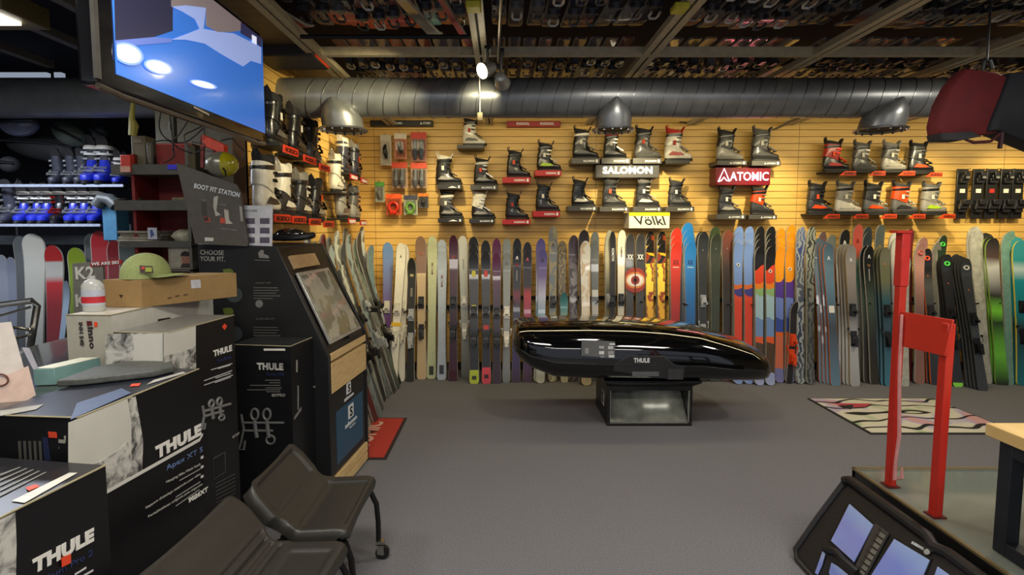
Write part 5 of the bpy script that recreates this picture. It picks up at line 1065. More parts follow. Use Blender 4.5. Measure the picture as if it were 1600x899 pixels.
# A: near carton
tA, n, N_, e_ = carton('bike_rack_carton', 'nearest carton in the bottom left corner with an orange square sticker under white letters', (-1.335, .86), (-1.223, 1.625), 1.02, .42, 0, (34, 34, 37), (17, 17, 19))
textp('THULE', (50, 899), (146, 846), 24, n, N_, tA, mat((222, 220, 212), .5, noise=0), .06)
textp('Helium Pro 2', (52, 922), (144, 868), 11, n, N_, tA, NAVY, .0)
flat([(96, 872), (111, 866), (111, 880), (97, 887)], n, N_, (0, 0, 0), 'orange_sticker', tA, lift=.006, m=RED)
flat([(-40, 832), (24, 801), (26, 850), (25, 899), (-40, 930)], n, N_, (0, 0, 0), 'rock_photo', tA, m=ROCK)
lines([(117, 900, 135, 889), (120, 908, 146, 893)], n, N_, tA, (200, 200, 198), 3)
TPP = V((0, 0, 1.021))
flat([(18, 783), (108, 739), (121, 739), (38, 786)], TPP, (0, 0, 1), (196, 194, 184), 'top_lettering_block', tA)
flat([(40, 762), (56, 757), (62, 760), (45, 767)], TPP, (0, 0, 1), (0, 0, 0), 'orange_sticker', tA, lift=.004, m=RED)
lines([(0, 772 - 7 * k, 60 - 8 * k, 738 - 5 * k) for k in range(0)], TPP, V((0, 0, 1)), tA)
for k in range(5): flat([(0, 773 - 8 * k), (70 - 10 * k, 738 - 2 * k), (73 - 10 * k, 738 - 2 * k), (0, 776 - 8 * k)], TPP, (0, 0, 1), (120, 120, 116), 'top_text_line', tA)

# inno carton and what stands on it
tI, n, N_, e_ = carton('white_carton', 'long white carton with red and black sideways lettering on its end', (-1.75, 2.41), (-1.715, 3.2), 1.36, .21, 1.112, (214, 210, 198), (206, 204, 194), (170, 166, 152))
EN = V((N_.y, -N_.x, 0)); EN = EN if EN.y < 0 else -EN
DK = mat((50, 44, 44), .5, noise=0)
textp('inno', (137, 511), (141, 546), 9, n, EN, tI, DK, .05, vdir=(9, 0)); textp('INH 540', (123, 504), (127, 540), 5, n, EN, tI, DK, .03, vdir=(6, 0))
flat([(147, 503), (152, 504), (152, 511), (147, 511)], n, EN, (0, 0, 0), 'red_mark', tI, m=RED); flat([(135, 502), (143, 502), (144, 509), (136, 510)], n, EN, (90, 30, 30), 'dark_mark', tI)
flat([(247, 499), (266, 496), (267, 502), (247, 505)], n, N_, (50, 26, 28), 'small_label', tI)
ZT = 1.3612
t = thing('cardboard_box', 'small plain brown cardboard box on the white carton', 'box', (-1.8, 2.8, ZT), 'things on the white carton')
c0 = WZ(222, 481, ZT); nearl = WZ(163, 480, ZT); 
fr = V((-1.76 + .0, 3.30, ZT)); h_ = .135
fr = c0 + (WZ(316, 470, ZT) - c0) * 1.0; fr = c0 + (fr - c0).normalized() * .50
fl = fr + (nearl - c0)
MB().loft([[c0, fr, fl, nearl], [p + V((0, 0, h_)) for p in (c0, fr, fl, nearl)]]).build('carton', mat((150, 120, 74), .8, noise=.06), t, bevel=.002)
Pn = c0; sidn = (fr - c0).cross(V((0, 0, 1))).normalized(); endn = (c0 - nearl).cross(V((0, 0, 1))).normalized(); 
endn = endn if endn.y < 0 else -endn; sidn = sidn if sidn.x > 0 else -sidn
flat([(298, 438), (313, 437), (314, 450), (299, 451)], Pn, sidn, (196, 196, 200), 'shipping_label', t); flat([(186, 461), (192, 461), (189, 466)], Pn, endn, (60, 45, 30), 'printed_mark', t)
for k, q in enumerate(((262, 468), (274, 465), (287, 463))): flat([q, (q[0] + 7, q[1] - 2), (q[0] + 7, q[1] - 4), (q[0], q[1] - 3)], Pn, sidn, (96, 74, 44), 'print_line', t)
# cap
cc = (c0 + nearl) / 2 + (fr - c0) * .28 + V((0, 0, h_ + .002)); t = thing('baseball_cap', 'sage green five-panel cap on the cardboard box', 'cap', cc)
gn = mat((146, 156, 98), .85, noise=.08, scale=60)
m = MB(); rings = []
for k in range(9):
    f = k / 8; a = f * PI / 2; rings.append([V((cc.x - .03 + .105 * math.cos(a) * math.cos(q), cc.y + .13 * math.cos(a) * math.sin(q), cc.z + .125 * math.sin(a) ** .85)) for q in [2 * PI * j / 24 for j in range(24)]])
m.loft(rings).build('crown', gn, t, smooth=60)
m = MB(); top_ = []; 
rg = []
for k in range(9):
    a = -1.0 + 2.0 * k / 8; q = V((math.cos(a), math.sin(a), 0)); i_ = V((cc.x - .03 + .10 * q.x, cc.y + .10 * q.y, cc.z + .012)); o_ = V((cc.x - .03 + .10 * q.x + .10 * math.cos(a * .75), cc.y + .10 * q.y + .035 * math.sin(a), cc.z + .006 - .012 * abs(math.sin(a)) + .012))
    rg.append([i_, o_, o_ + V((0, 0, .004)), i_ + V((0, 0, .004))])
m.loft(rg).build('brim', gn, t)
flat([(218, 415), (238, 416), (240, 427), (219, 427)], cc + V((.06, -.118, 0)), V((.35, -1, .25)), (60, 40, 34), 'woven_patch', t, lift=.0); flat([(221, 417), (226, 417), (226, 421), (221, 421)], cc + V((.06, -.118, 0)), V((.35, -1, .25)), (190, 50, 40), 'patch_red', t, lift=.003); flat([(227, 418), (237, 418), (237, 425), (227, 425)], cc + V((.06, -.118, 0)), V((.35, -1, .25)), (150, 160, 50), 'patch_green', t, lift=.003)
# hand sanitiser bottle
q = WZ(147, 486, ZT); q.z = ZT
t = thing('pump_bottle', 'clear sanitiser bottle with red and blue label behind the cardboard box', 'bottle', q, 'things on the white carton')
R2 = lambda r, z: [V((q.x + r * math.cos(a), q.y + r * .7 * math.sin(a), q.z + z)) for a in [2 * PI * j / 18 for j in range(18)]]
MB().loft([R2(.045, 0), R2(.05, .01), R2(.05, .12), R2(.035, .14), R2(.015, .15), R2(.015, .165)]).build('bottle', mat((205, 205, 200), .15, noise=0, alpha=.75), t)
MB().loft([R2(.051, .03), R2(.051, .10)], cap=False).build('label', mat((186, 190, 200), .4), t); MB().loft([R2(.0515, .04), R2(.0515, .07)], cap=False).build('label_red_part', mat((196, 50, 56), .4), t)
# K2 board
t = thing('brand_board', 'grey board with big white sideways letters behind the sanitiser bottle', 'sign', (-2.2, 2.9, 1.11))
P_ = V((-2.0, 2.95, 1.2)); Nn = V((.15, -1, 0)).normalized()
flat([(113, 412), (160, 408), (168, 538), (117, 538)], P_, Nn, (110, 108, 100), 'board', t, th=.02)
textp('K2', (119, 437), (148, 436), 20, P_ + Nn * .004, Nn, t, mat((200, 198, 190), .5, noise=0), .03)
textp('K2', (119, 480), (150, 479), 20, P_ + Nn * .004, Nn, t, mat((180, 178, 170), .5, noise=0), .03)
flat([(141, 410), (190, 406), (190, 414), (141, 417)], P_, Nn, (150, 40, 34), 'red_strip', t, lift=.006, th=.01); textp('WE ARE SKI', (143, 415.5), (186, 412.5), 5, P_ + Nn * .012, Nn, t, LG, .03)
# tissue box
q = WZ(50, 600, 1.112)
t = thing('tissue_box', 'teal cardboard tissue box with white top on the counter', 'tissue box', WZ(100, 590, 1.112))
a0, b0_, c0_ = WZ(53, 603, 1.112), WZ(86, 602, 1.112), WZ(158, 583, 1.112); d0_ = a0 + (c0_ - b0_); hh = V((0, 0, .068))
MB().loft([[a0, b0_, c0_, d0_], [p + hh for p in (a0, b0_, c0_, d0_)]]).build('carton', mat((112, 148, 144), .5, noise=.2, scale=9), t, bevel=.002)
ap, bp_, cp_, dp_ = [p + hh for p in (a0, b0_, c0_, d0_)]
def ins(p): c_ = (ap + bp_ + cp_ + dp_) / 4; return p + (c_ - p) * .02 + V((0, 0, .001))
MB().loft([[ins(p) for p in (ap, bp_, cp_, dp_)], [ins(p) + V((0, 0, .002)) for p in (ap, bp_, cp_, dp_)]]).build('white_top', mat((205, 205, 186), .6), t)
# acrylic sign at the far left
t = thing('acrylic_sign_holder', 'clear sign holder with white paper leaning at the left edge', 'sign holder', (-1.75, 1.9, 1.112))
P_ = WZ(40, 625, 1.112); P_.z = 1.112; Nn = V((.35, -1, .35)).normalized()
flat([(-30, 508), (17, 503), (50, 622), (-10, 655)], P_, Nn, (196, 186, 178), 'paper', t, th=.003); flat([(-20, 600), (44, 572), (56, 618), (-10, 655)], P_, Nn, (196, 170, 156), 'tinted_foot', t, lift=.004)
m = MB(); m.tube([RP(0 + 13 * math.cos(a), 594 + 9 * math.sin(a), P_ + Nn * .008, Nn) for a in [2 * PI * k / 20 for k in range(20)]], .003, 5, closed=True); m.build('round_print', mat((96, 56, 40), .5), t)
flat([(34, 543), (46, 544), (60, 576), (52, 578)], P_, Nn, (150, 148, 156), 'clear_edge', t, lift=.012)
# folded black cloth / glove lying on the Apex carton
q = WZ(215, 585, 1.149)
t = thing('dark_tray', 'flat dark grey slab lying across the middle carton and counter', 'tray', q)
pts = [WZ(x, y, 1.15) for x, y in ((88, 606), (130, 603), (240, 590), (273, 582), (268, 573), (200, 574), (150, 583))]
MB().prism(pts, (0, 0, .028)).build('slab', mat((74, 76, 72), .55, noise=.25, scale=60), t, bevel=.006)
# chrome chair at the far left behind
t = thing('chrome_rack', 'chrome tube frame at the left edge behind the sign holder', 'rack', W(40, 600, 2.6))
t.location.z = 0
Yc = 3.0; m = MB()
m.tube([W(-60, 485, Yc), W(50, 470, Yc + .1), W(58, 478, Yc + .1), W(48, 540, Yc + .1), V((W(48, 540, Yc).x, Yc + .1, .0))], .018, 10)
m.tube([W(-60, 510, Yc), W(48, 480, Yc + .1)], .008, 8); m.tube([W(20, 512, Yc), W(48, 516, Yc + .1)], .010, 8); m.tube([W(20, 530, Yc), W(48, 523, Yc + .1)], .008, 8)
m.build('chrome_tubes', mat((200, 196, 184), .15, .95), t)
# ================================================================ wheeled fitting seats
def fit_seat(name, label, ox, oy, yaw, wid, grooves, s=1.0, legs=True):
    """seat 0.45 m high with a low moulded back; its front looks along +X of its own frame"""
    t = thing(name, label, 'seat', (ox, oy, 0), 'moulded seats on casters', (0, 0, yaw))
    prof = [(-.435, .180), (-.426, .188), (-.414, .182), (-.390, .150), (-.36, .115), (-.32, .065), (-.29, .034), (-.26, .012), (-.235, .002), (-.20, -.008), (-.12, -.004), (-.05, 0), (-.02, -.001), (.0, -.010), (.012, -.035), (.008, -.06)]
    # resample
    P_ = [V((x * s, 0, z * s)) for x, z in prof]; Ls = [0]
    for i in range(1, len(P_)): Ls.append(Ls[-1] + (P_[i] - P_[i - 1]).length)
    T = Ls[-1]; NV, NU = 90, 70; rings = []
    def at(q):
        for i in range(1, len(Ls)):
            if Ls[i] >= q - 1e-9:
                f = (q - Ls[i - 1]) / (Ls[i] - Ls[i - 1]); return P_[i - 1].lerp(P_[i], f)
    top = []
    for j in range(NV + 1):
        q = T * j / NV; p = at(q); a = at(max(0, q - .01)); b = at(min(T, q + .01)); tg = (b - a).normalized(); n = V((-tg.z, 0, tg.x)) ; n = n if n.z > 0 or n.x > 0 else -n
        f = q / T
        hw = wid / 2
        if f < .20: hw *= (.70 + .30 * math.sqrt(max(0, 1 - ((.20 - f) / .20) ** 2)))
        if f > .93: hw *= (.90 + .10 * math.sqrt(max(0, 1 - ((f - .93) / .07) ** 2)))
        if .33 < f < .52: hw *= 1 - .09 * math.sin((f - .33) / .19 * PI)
        row = []
        for i in range(NU + 1):
            u = -1 + 2 * i / NU; d = 0; au = abs(u)
            ed = max(0, (au - .93) / .07); d -= .03 * ed ** 2                     # rolled rim
            rim = 1 if au < .78 else 0
            if not grooves:
                if au < .80 and .07 < f < .36: d -= .011 * min(1, (.80 - au) / .03, (f - .07) / .02, (.36 - f) / .02)
                if au < .78 and .50 < f < .88: d -= .011 * min(1, (.78 - au) / .03, (f - .50) / .02, (.88 - f) / .02)
            else:
                for g in (.35, .40, .45, .50):
                    gg = g + .0 * u; d -= .010 * math.exp(-((f - gg) / .008) ** 2) * (1 if au < .86 else 0)
                if au < .80 and .56 < f < .86: d -= .010 * min(1, (.80 - au) / .04, (f - .56) / .02, (.86 - f) / .03)
            d += -.012 * (1 - u * u) * (1 if f > .45 else .8)                       # dished
            row.append(V((p.x, u * hw, p.z)) + n * d)
        top.append((row, n))
    m = MB(); vs = []; fs = []
    for row, n in top: vs += row
    k = len(vs)
    for row, n in top: vs += [v - n * .022 for v in row]
    W1 = NU + 1
    for j in range(NV):
        for i in range(NU):
            a = j * W1 + i; fs.append((a, a + 1, a + W1 + 1, a + W1)); fs.append((k + a, k + a + W1, k + a + W1 + 1, k + a + 1))
    for j in range(NV): fs.append((j * W1, j * W1 + W1, k + j * W1 + W1, k + j * W1)); fs.append((j * W1 + NU, k + j * W1 + NU, k + j * W1 + W1 + NU, j * W1 + W1 + NU))
    for i in range(NU): fs.append((i, k + i, k + i + 1, i + 1)); q = NV * W1 + i; fs.append((q, q + 1, k + q + 1, k + q))
    m.add(vs, fs); me = m.mesh('seat_shell', mat((46, 44, 40), .42, noise=.08, scale=90, bump=.06), 60); me.transform(Matrix.Translation((0, 0, .45)))
    put('seat_shell', me, t)
    tb = mat((30, 29, 28), .35, .4); chrome = mat((170, 168, 160), .2, .9)
    hw = wid / 2 - .05
    for sy in (-1, 1):
        m = MB(); m.tube([(-.30, sy * hw, .385), (-.06, sy * hw, .385), (-.015, sy * (hw + .01), .37), (.012, sy * (hw + .02), .30), (.02, sy * (hw + .02), .20), (.02, sy * (hw + .02), .095)], .014, 10)
        put('leg', m.mesh('leg', tb), t)
        m = MB(); m.tube([(-.26, sy * hw, .385), (-.33, sy * hw, .36), (-.37, sy * (hw + .01), .20), (-.37, sy * (hw + .01), .095)], .014, 10)
        put('leg', m.mesh('leg', tb), t)
    m = MB(); m.box(-.30, -.05, -hw, hw, .375, .395); put('under_frame', m.mesh('under_frame', tb), t)
    for sx in (.02, -.37):
        for sy in (-1, 1):
            m = MB(); cx, cy = sx, sy * (hw + .02)
            m.tube([(cx + .02, cy - .012, .036), (cx + .02, cy + .012, .036)], .036, 18); c_ = put('caster_wheel', m.mesh('caster_wheel', mat((22, 22, 22), .4)), t)
            m = MB(); m.tube([(cx + .02, cy - .016, .036), (cx + .02, cy + .016, .036)], .012, 12); m.box(cx - .006, cx + .03, cy - .018, cy - .014, .03, .085); m.box(cx - .006, cx + .03, cy + .014, cy + .018, .03, .085); m.box(cx - .012, cx + .03, cy - .018, cy + .018, .08, .1)
            put('caster_fork', m.mesh('caster_fork', chrome), c_)
    return t
fit_seat('fitting_seat', 'dark moulded plastic seat on casters, farther one nearest the kiosk', -.675, 2.52, .0, .54, False)
fit_seat('fitting_seat', 'dark moulded plastic seat with ribbed grooves, nearer one in the bottom left', -.67, 1.86, -.05, .66, True, s=1.1)

# ================================================================ television on the left
TX = -1.22
t = thing('television', 'large flat television showing blue snow slope, mounted upper left', 'television', WX(300, 170, TX - .05))
fa = mat((16, 16, 18), .15, noise=0, coat=.6)
def tv(px, py, off=0): return WX(px, py, TX + off)
z1 = WX(414, 56, TX).z; z0 = WX(412, 224, TX).z; ya = WX(152, 120, TX).y; yb = WX(413, 222, TX).y
zt = z1
MB().box(TX - .06, TX, ya, yb, z0, zt).build('cabinet', fa, t, bevel=.012)
MB().tube([(TX + .0, ya + .0, z0 - .002), (TX + .006, ya + .1, z0 - .012), (TX + .006, yb - .1, z0 - .012), (TX, yb, z0)], .010, 8).build('silver_rim', mat((120, 112, 100), .25, .8), t)
scr = mat((52, 108, 196), .2, emit=.55, noise=0, coat=.3)
y0s, y1s = WX(178, 60, TX).y, WX(410, 100, TX).y; zb, zz = WX(410, 207, TX).z, zt - .03
MB().box(TX + .0005, TX + .003, y0s, y1s, zb, zz).build('screen', scr, t)
def pic(pts, col, e=.6, lift=.004, name='picture_area'):
    mt = mat(col, .3, emit=e, noise=0); cs = []
    for (x, y) in pts:
        p = WX(x, y, TX + lift); p.y = min(max(p.y, y0s), y1s); p.z = min(max(p.z, zb), zz); cs.append(p)
    MB().prism(cs, (-.0008, 0, 0)).build(name, mt, t)
pic([(178, -40), (270, -40), (270, 48), (240, 58), (178, 68)], (40, 40, 62), .5)
pic([(268, 10), (290, 8), (322, 12), (318, 45), (345, 50), (365, 52), (385, 62), (408, 74), (408, 100), (392, 95), (380, 104), (345, 84), (320, 68), (290, 62), (268, 62), (295, 52), (312, 45), (305, 30), (285, 18)], (140, 158, 210), .6, .005)
pic([(268, -30), (330, -30), (376, 20), (376, 48), (362, 50), (340, 50), (322, 40), (322, 12), (290, 8), (268, 10)], (124, 112, 112), .5, .006)
pic([(376, 20), (409, 50), (409, 74), (390, 60), (376, 52)], (46, 46, 80), .5, .006)
pic([(178, 62), (240, 58), (268, 60), (268, 66), (178, 72)], (90, 110, 180), .6, .005)
pic([(394, 54), (401, 58), (401, 70), (394, 66)], (210, 215, 235), .8, .008, 'corner_mark')
for (x, y, rx, ry, e) in ((200, 84, 18, 12, 3), (248, 105, 17, 8, 2), (318, 132, 16, 4, 1.2)):  # lamp reflections on the screen, drawn as glowing discs
    pic([(max(x + 1.35 * rx * math.cos(a), 179), y + 1.45 * ry * math.sin(a) + (rx * math.cos(a)) * .3) for a in [2 * PI * k / 24 for k in range(24)]], (120, 150, 220), .7, .0075, 'painted_reflection_halo'); pic([(max(x + 1.15 * rx * math.cos(a), 179), y + 1.2 * ry * math.sin(a) + (rx * math.cos(a)) * .28) for a in [2 * PI * k / 24 for k in range(24)]], (180, 195, 230), .8, .008, 'painted_reflection_halo')
    pic([(x + rx * math.cos(a), y + ry * math.sin(a) + (x + rx * math.cos(a) - x) * .25) for a in [2 * PI * k / 24 for k in range(24)]], (250, 245, 225), e, .009, 'painted_reflection')
flat([(303, 166), (327, 178), (327, 181), (303, 169)], V((TX + .002, 2, 2)), (1, 0, 0), (150, 140, 120), 'brand_print', t)
q_ = W(150, 122, ya - .02); MB().box(q_.x - .006, q_.x + .006, ya - .022, ya - .004, q_.z, CEIL).build('ceiling_pole', mat((62, 60, 56), .5, .3), t); MB().box(TX - .09, TX - .06, ya + .3, ya + .7, z0 + .2, CEIL - .002).build('rear_mount', BLACK, t)
# cables
def hang(pts, Y, label, r=.004, grp=True):
    P_ = [W(x, y, Y) for x, y in pts]; out = []
    for i in range(len(P_) - 1):
        a, b, c, d = P_[max(0, i - 1)], P_[i], P_[i + 1], P_[min(len(P_) - 1, i + 2)]
        for k in range(6):
            q = k / 6; out.append(.5 * ((2 * b) + (c - a) * q + (2 * a - 5 * b + 4 * c - d) * q * q + (3 * b - a - 3 * c + d) * q ** 3))
    out.append(P_[-1]); return tag(MB().tube(out, r, 6).build('cable', mat((28, 26, 24), .5)), label, 'cable', 'black cables under the television')
hang([(252, 172), (249, 200), (262, 218), (290, 222), (318, 200), (320, 196)], 3.35, 'wide looping black cable hanging left under the television')
hang([(265, 176), (268, 200), (271, 232), (271, 246), (255, 255)], 3.34, 'black cable dropping straight from the television to the shelf')
hang([(293, 190), (280, 210), (271, 220), (270, 236)], 3.33, 'black cable slanting down to join the straight one')
hang([(318, 196), (300, 205), (288, 212), (292, 226), (300, 238), (312, 236), (320, 226), (300, 222)], 3.32, 'tangled black cable loop above the red box')
hang([(240, 222), (262, 220), (280, 232), (300, 240)], 3.36, 'low black cable crossing the red box')
hang([(345, 220), (362, 217), (370, 225), (380, 235), (384, 240), (378, 250), (370, 246), (366, 235)], 3.30, 'small black cable loop right of the orange bracket')

# ================================================================ shelf unit left of the kiosk
su = thing('shelf_unit', 'grey metal shelf unit with dark red back behind the cartons', 'shelving', (-2.5, 3.75, 0))
Ys = 3.70
def sx(px, Y=Ys): return W(px, 300, Y).x
def sz(py, Y=Ys): return W(240, py, Y).z
xl, xr = sx(196), sx(296)
MB().box(sx(203), xr, Ys + .28, Ys + .30, 0, sz(222)).build('back_panel', mat((110, 24, 22), .6), su)
for i, (py, a) in enumerate(((262, 176), (318, 178), (376, 184))):
    z = sz(py + 8); MB().box(sx(a), xr, Ys, Ys + .28, z - .012, z).build('shelf_board', mat((96, 94, 86), .5, .2), su, bevel=.002)
    MB().box(sx(a), xr, Ys - .006, Ys, z - .012, z + (.055 if i != 2 else .03)).build('front_lip', mat((84, 82, 76), .5, .2), su)
MB().box(xr - .02, xr, Ys + .0, Ys + .3, 0, sz(225)).build('side_panel', mat((90, 88, 80), .5), su); MB().box(sx(203), sx(203) + .02, Ys + .02, Ys + .3, 0, sz(240)).build('side_panel', mat((116, 26, 22), .6), su)
zS = [sz(270) + .001, sz(326) + .001, sz(384) + .001]
def misc(px0, py0, px1, py1, Y, d, col, name, label, cat, rough=.6, parts=None, zb=None, grp='things on the metal shelf unit'):
    A = W(px0, py0, Y); B = W(px1, py1, Y); z0 = zb if zb is not None else B.z
    t = thing(name, label, cat, ((A.x + B.x) / 2, Y + d / 2, z0), grp)
    MB().box(A.x, B.x, Y, Y + d, z0, A.z).build('body', mat(col, rough, noise=.15), t, bevel=.006)
    return t, A, B
Y = Ys + .04
tt, A, B = misc(228, 222, 240, 262, Y, .1, (60, 58, 50), 'cardboard_carton', 'small olive-grey box on the top shelf, narrow', 'box', zb=zS[0]); MB().box(A.x + .01, B.x - .01, Y - .003, Y, B.z + .03, A.z - .02).build('label', mat((90, 84, 66), .6), tt)
tt, A, B = misc(204, 212, 228, 246, Y + .02, .12, (96, 88, 66), 'cardboard_carton', 'grey-brown carton on the top shelf beneath the yellow strap', 'box', zb=zS[0]); MB().box(A.x + .02, B.x - .02, Y + .016, Y + .02, A.z - .05, A.z - .02).build('label', mat((110, 100, 80), .6), tt)
tt, A, B = misc(187, 242, 204, 270, Y - .06, .05, (190, 56, 40), 'price_card', 'red and pink card on the front of the top shelf', 'card', zb=zS[0]); MB().box(A.x, B.x, Y - .063, Y - .06, zS[0], zS[0] + .04).build('pink_half', mat((196, 150, 130), .6), tt)
tt, A, B = misc(238, 224, 300, 248, Y + .04, .14, (130, 34, 28), 'red_carton', 'long dark red box on the top shelf under the cables', 'box', zb=zS[0]); MB().box(A.x, B.x, Y + .037, Y + .04, A.z - .012, A.z - .004).build('top_stripe', mat((170, 70, 60), .6), tt)
A = W(262, 262, Ys - .01); tag(MB().box(A.x - .0, A.x + .06, Ys - .012, Ys - .0062, A.z - .012, A.z + .02).build('blue_sticker', mat((60, 50, 220), .5)), 'small bright blue sticker on the top shelf lip', 'sticker')
# insoles / boot liners on the middle shelf
def liner(px, py, w, col, label, z):
    P_ = W(px, py, Ys + .08); m = MB(); t = thing('boot_liner', label, 'boot liner', (P_.x, P_.y, z), 'grey things on the middle shelf')
    r_ = []
    for k in range(10):
        f = k / 9; r_.append([V((P_.x + w * (f - .5), P_.y + .045 * math.sin(PI * min(.95, f * .9 + .08)) * math.cos(a), z + .03 + .028 * (1 + math.sin(a)) * (.5 + .5 * math.sin(PI * (1 - f) * .8)) - .03 + .003)) for a in [2 * PI * j / 12 for j in range(12)]])
    m.loft(r_).build('padded_body', mat(col, .85), t, smooth=60)
    MB().tube([V((P_.x - w * .45 + .02 * math.cos(a), P_.y + .03 * math.sin(a), z + .065)) for a in [2 * PI * j / 14 for j in range(14)]], .006, 6, closed=True).build('cuff_rim', mat((60, 60, 56), .8), t)
liner(212, 320, .22, (66, 68, 62), 'dark grey boot liner on the middle shelf, left one', zS[1]); liner(238, 320, .2, (88, 88, 78), 'mid grey boot liner on the middle shelf, right one', zS[1])
for i, (a, b, y_, c) in enumerate(((262, 290, 290, (150, 140, 110)), (250, 296, 303, (110, 108, 96)), (246, 296, 312, (160, 155, 132)))):
    A = W(a, y_, Ys + .1); B = W(b, y_ + 6, Ys + .1)
    t = thing('folded_towel', ['small beige', 'grey', 'cream'][i] + ' folded cloth stacked on the middle shelf', 'cloth', ((A.x + B.x) / 2, Ys + .2, zS[1] + .03 * (2 - i)), 'folded cloths on the middle shelf')
    MB().box(A.x, B.x, Ys + .13, Ys + .26, zS[1] + .028 * (2 - i), zS[1] + .028 * (2 - i) + .026).build('cloth', mat(c, .9, noise=.2), t, bevel=.011)
# papers on the bottom shelf
for i, (a, b, c) in enumerate(((190, 256, (150, 142, 122)), (262, 294, (170, 166, 146)))):
    A = W(a, 350, Ys + .06); B = W(b, 374, Ys + .06); t = thing('paper_stack', ['wide stack of papers and bags on the lowest shelf', 'crumpled plastic bag on the lowest shelf beside the papers'][i], 'papers', ((A.x + B.x) / 2, Ys + .15, zS[2]), None)
    for k in range(5 if i == 0 else 1):
        o = rr.uniform(-.015, .015); z = zS[2] + k * .02
        m = MB()
        if i == 0: m.box(A.x + o, B.x + o, Ys + .02 + o, Ys + .24, z, z + .018)
        else: m.ball(((A.x + B.x) / 2, Ys + .13, z + .055), .075, 1, .9, .7, 10, 7)
        ob = m.build('sheet_bundle' if i == 0 else 'bag', mat(tuple(int(v * (1 - .06 * k)) for v in c), .8, noise=.2), t, bevel=.003 if i == 0 else 0)
        if i: 
            for v in ob.data.vertices: v.co += V((rr.uniform(-.012, .012), rr.uniform(-.01, .01), rr.uniform(-.008, .008)))
A = W(231, 356, Ys - .01); B = W(246, 374, Ys - .01); t = thing('small_card', 'small white and blue card clipped to the lowest shelf', 'card', (A.x, Ys - .01, B.z))
MB().box(A.x, B.x, Ys - .014, Ys - .0062, B.z, A.z).build('card', mat((176, 178, 190), .5), t); MB().prism([(A.x + .02, Ys - .0145, B.z + .01), (A.x + .045, Ys - .0145, B.z + .03), (A.x + .03, Ys - .0145, A.z - .01), (A.x + .015, Ys - .0145, A.z - .02)], (0, -.001, 0)).build('blue_figure', mat((70, 80, 130), .5), t)
# portrait box below
MB().box(sx(203), xr, Ys, Ys + .28, W(262, 421, 3.72).z - .014, W(262, 421, 3.72).z - .002).build('shelf_board', mat((96, 94, 86), .5, .2), su)
A = W(262, 382, 3.72); B = W(301, 421, 3.72); t = thing('portrait_picture', 'pale square picture with a small dark-haired head and shoulders in the corner', 'picture', ((A.x + B.x) / 2, 3.65, B.z))
MB().box(A.x, B.x, 3.72, 3.79, B.z, A.z).build('panel', mat((136, 130, 114), .5), t, bevel=.003)
MB().box(A.x + .02, B.x - .02, 3.716, 3.72, B.z + .012, A.z - .02).build('picture_ground', mat((150, 144, 128), .5), t)
hx, hz = W(290, 405, 3.71).x, W(290, 405, 3.71).z
MB().prism([(hx + .030 * math.cos(a), 3.712, hz + .042 * math.sin(a)) for a in [2 * PI * k / 20 for k in range(20)]], (0, .002, 0)).build('painted_face', mat((150, 104, 84), .6), t)
MB().prism([(hx + .034 * math.cos(a), 3.710, hz + .02 + .034 * math.sin(a)) for a in [PI * k / 12 for k in range(13)]], (0, .002, 0)).build('painted_hair', mat((30, 24, 22), .7), t)
MB().prism([(hx - .04, 3.711, B.z + .014), (hx + .04, 3.711, B.z + .014), (hx + .025, 3.711, hz - .03), (hx - .025, 3.711, hz - .03)], (0, .002, 0)).build('painted_shoulders', mat((50, 44, 44), .7), t)
for s_ in (-1, 1): MB().prism([(hx + s_ * .012 + .004 * math.cos(a), 3.7105, hz + .003 + .003 * math.sin(a)) for a in [2 * PI * k / 8 for k in range(8)]], (0, .001, 0)).build('painted_eye', mat((30, 20, 18), .6), t)
MB().box(hx - .010, hx + .010, 3.710, 3.712, hz - .022, hz - .019).build('painted_mouth', mat((110, 50, 46), .6), t)
# pale electrical cabinets under the television
A = W(240, 150, 4.05); B = W(272, 224, 4.05)
t = thing('electrical_cabinet', 'tall pale grey cabinet behind the cables under the television, left one', 'cabinet', (A.x, 4.05, 0)); MB().box(A.x, B.x, 4.05, 4.18, 0, A.z).build('cabinet_body', mat((128, 126, 108), .6), t, bevel=.004); MB().box(B.x - .03, B.x - .02, 4.042, 4.05, B.z + .1, B.z + .15).build('latch', STEEL, t)
A = W(274, 150, 4.05); B = W(372, 236, 4.05)
t = thing('electrical_cabinet', 'wide pale grey cabinet behind the cables, right one', 'cabinet', (A.x, 4.05, 0)); MB().box(A.x, min(B.x, WALL_X - .102), 4.05, 4.18, 0, A.z).build('cabinet_body', mat((120, 114, 96), .6), t, bevel=.004); MB().box(B.x - .25, B.x - .24, 4.046, 4.05, B.z, A.z).build('door_seam', mat((90, 88, 80), .5), t)
struct(MB().box(W(236, 200, 4.35).x, WALL_X - .101, 4.56, 4.62, 0, CEIL).build('wall_partition', mat((96, 86, 66), .8), smooth=0))
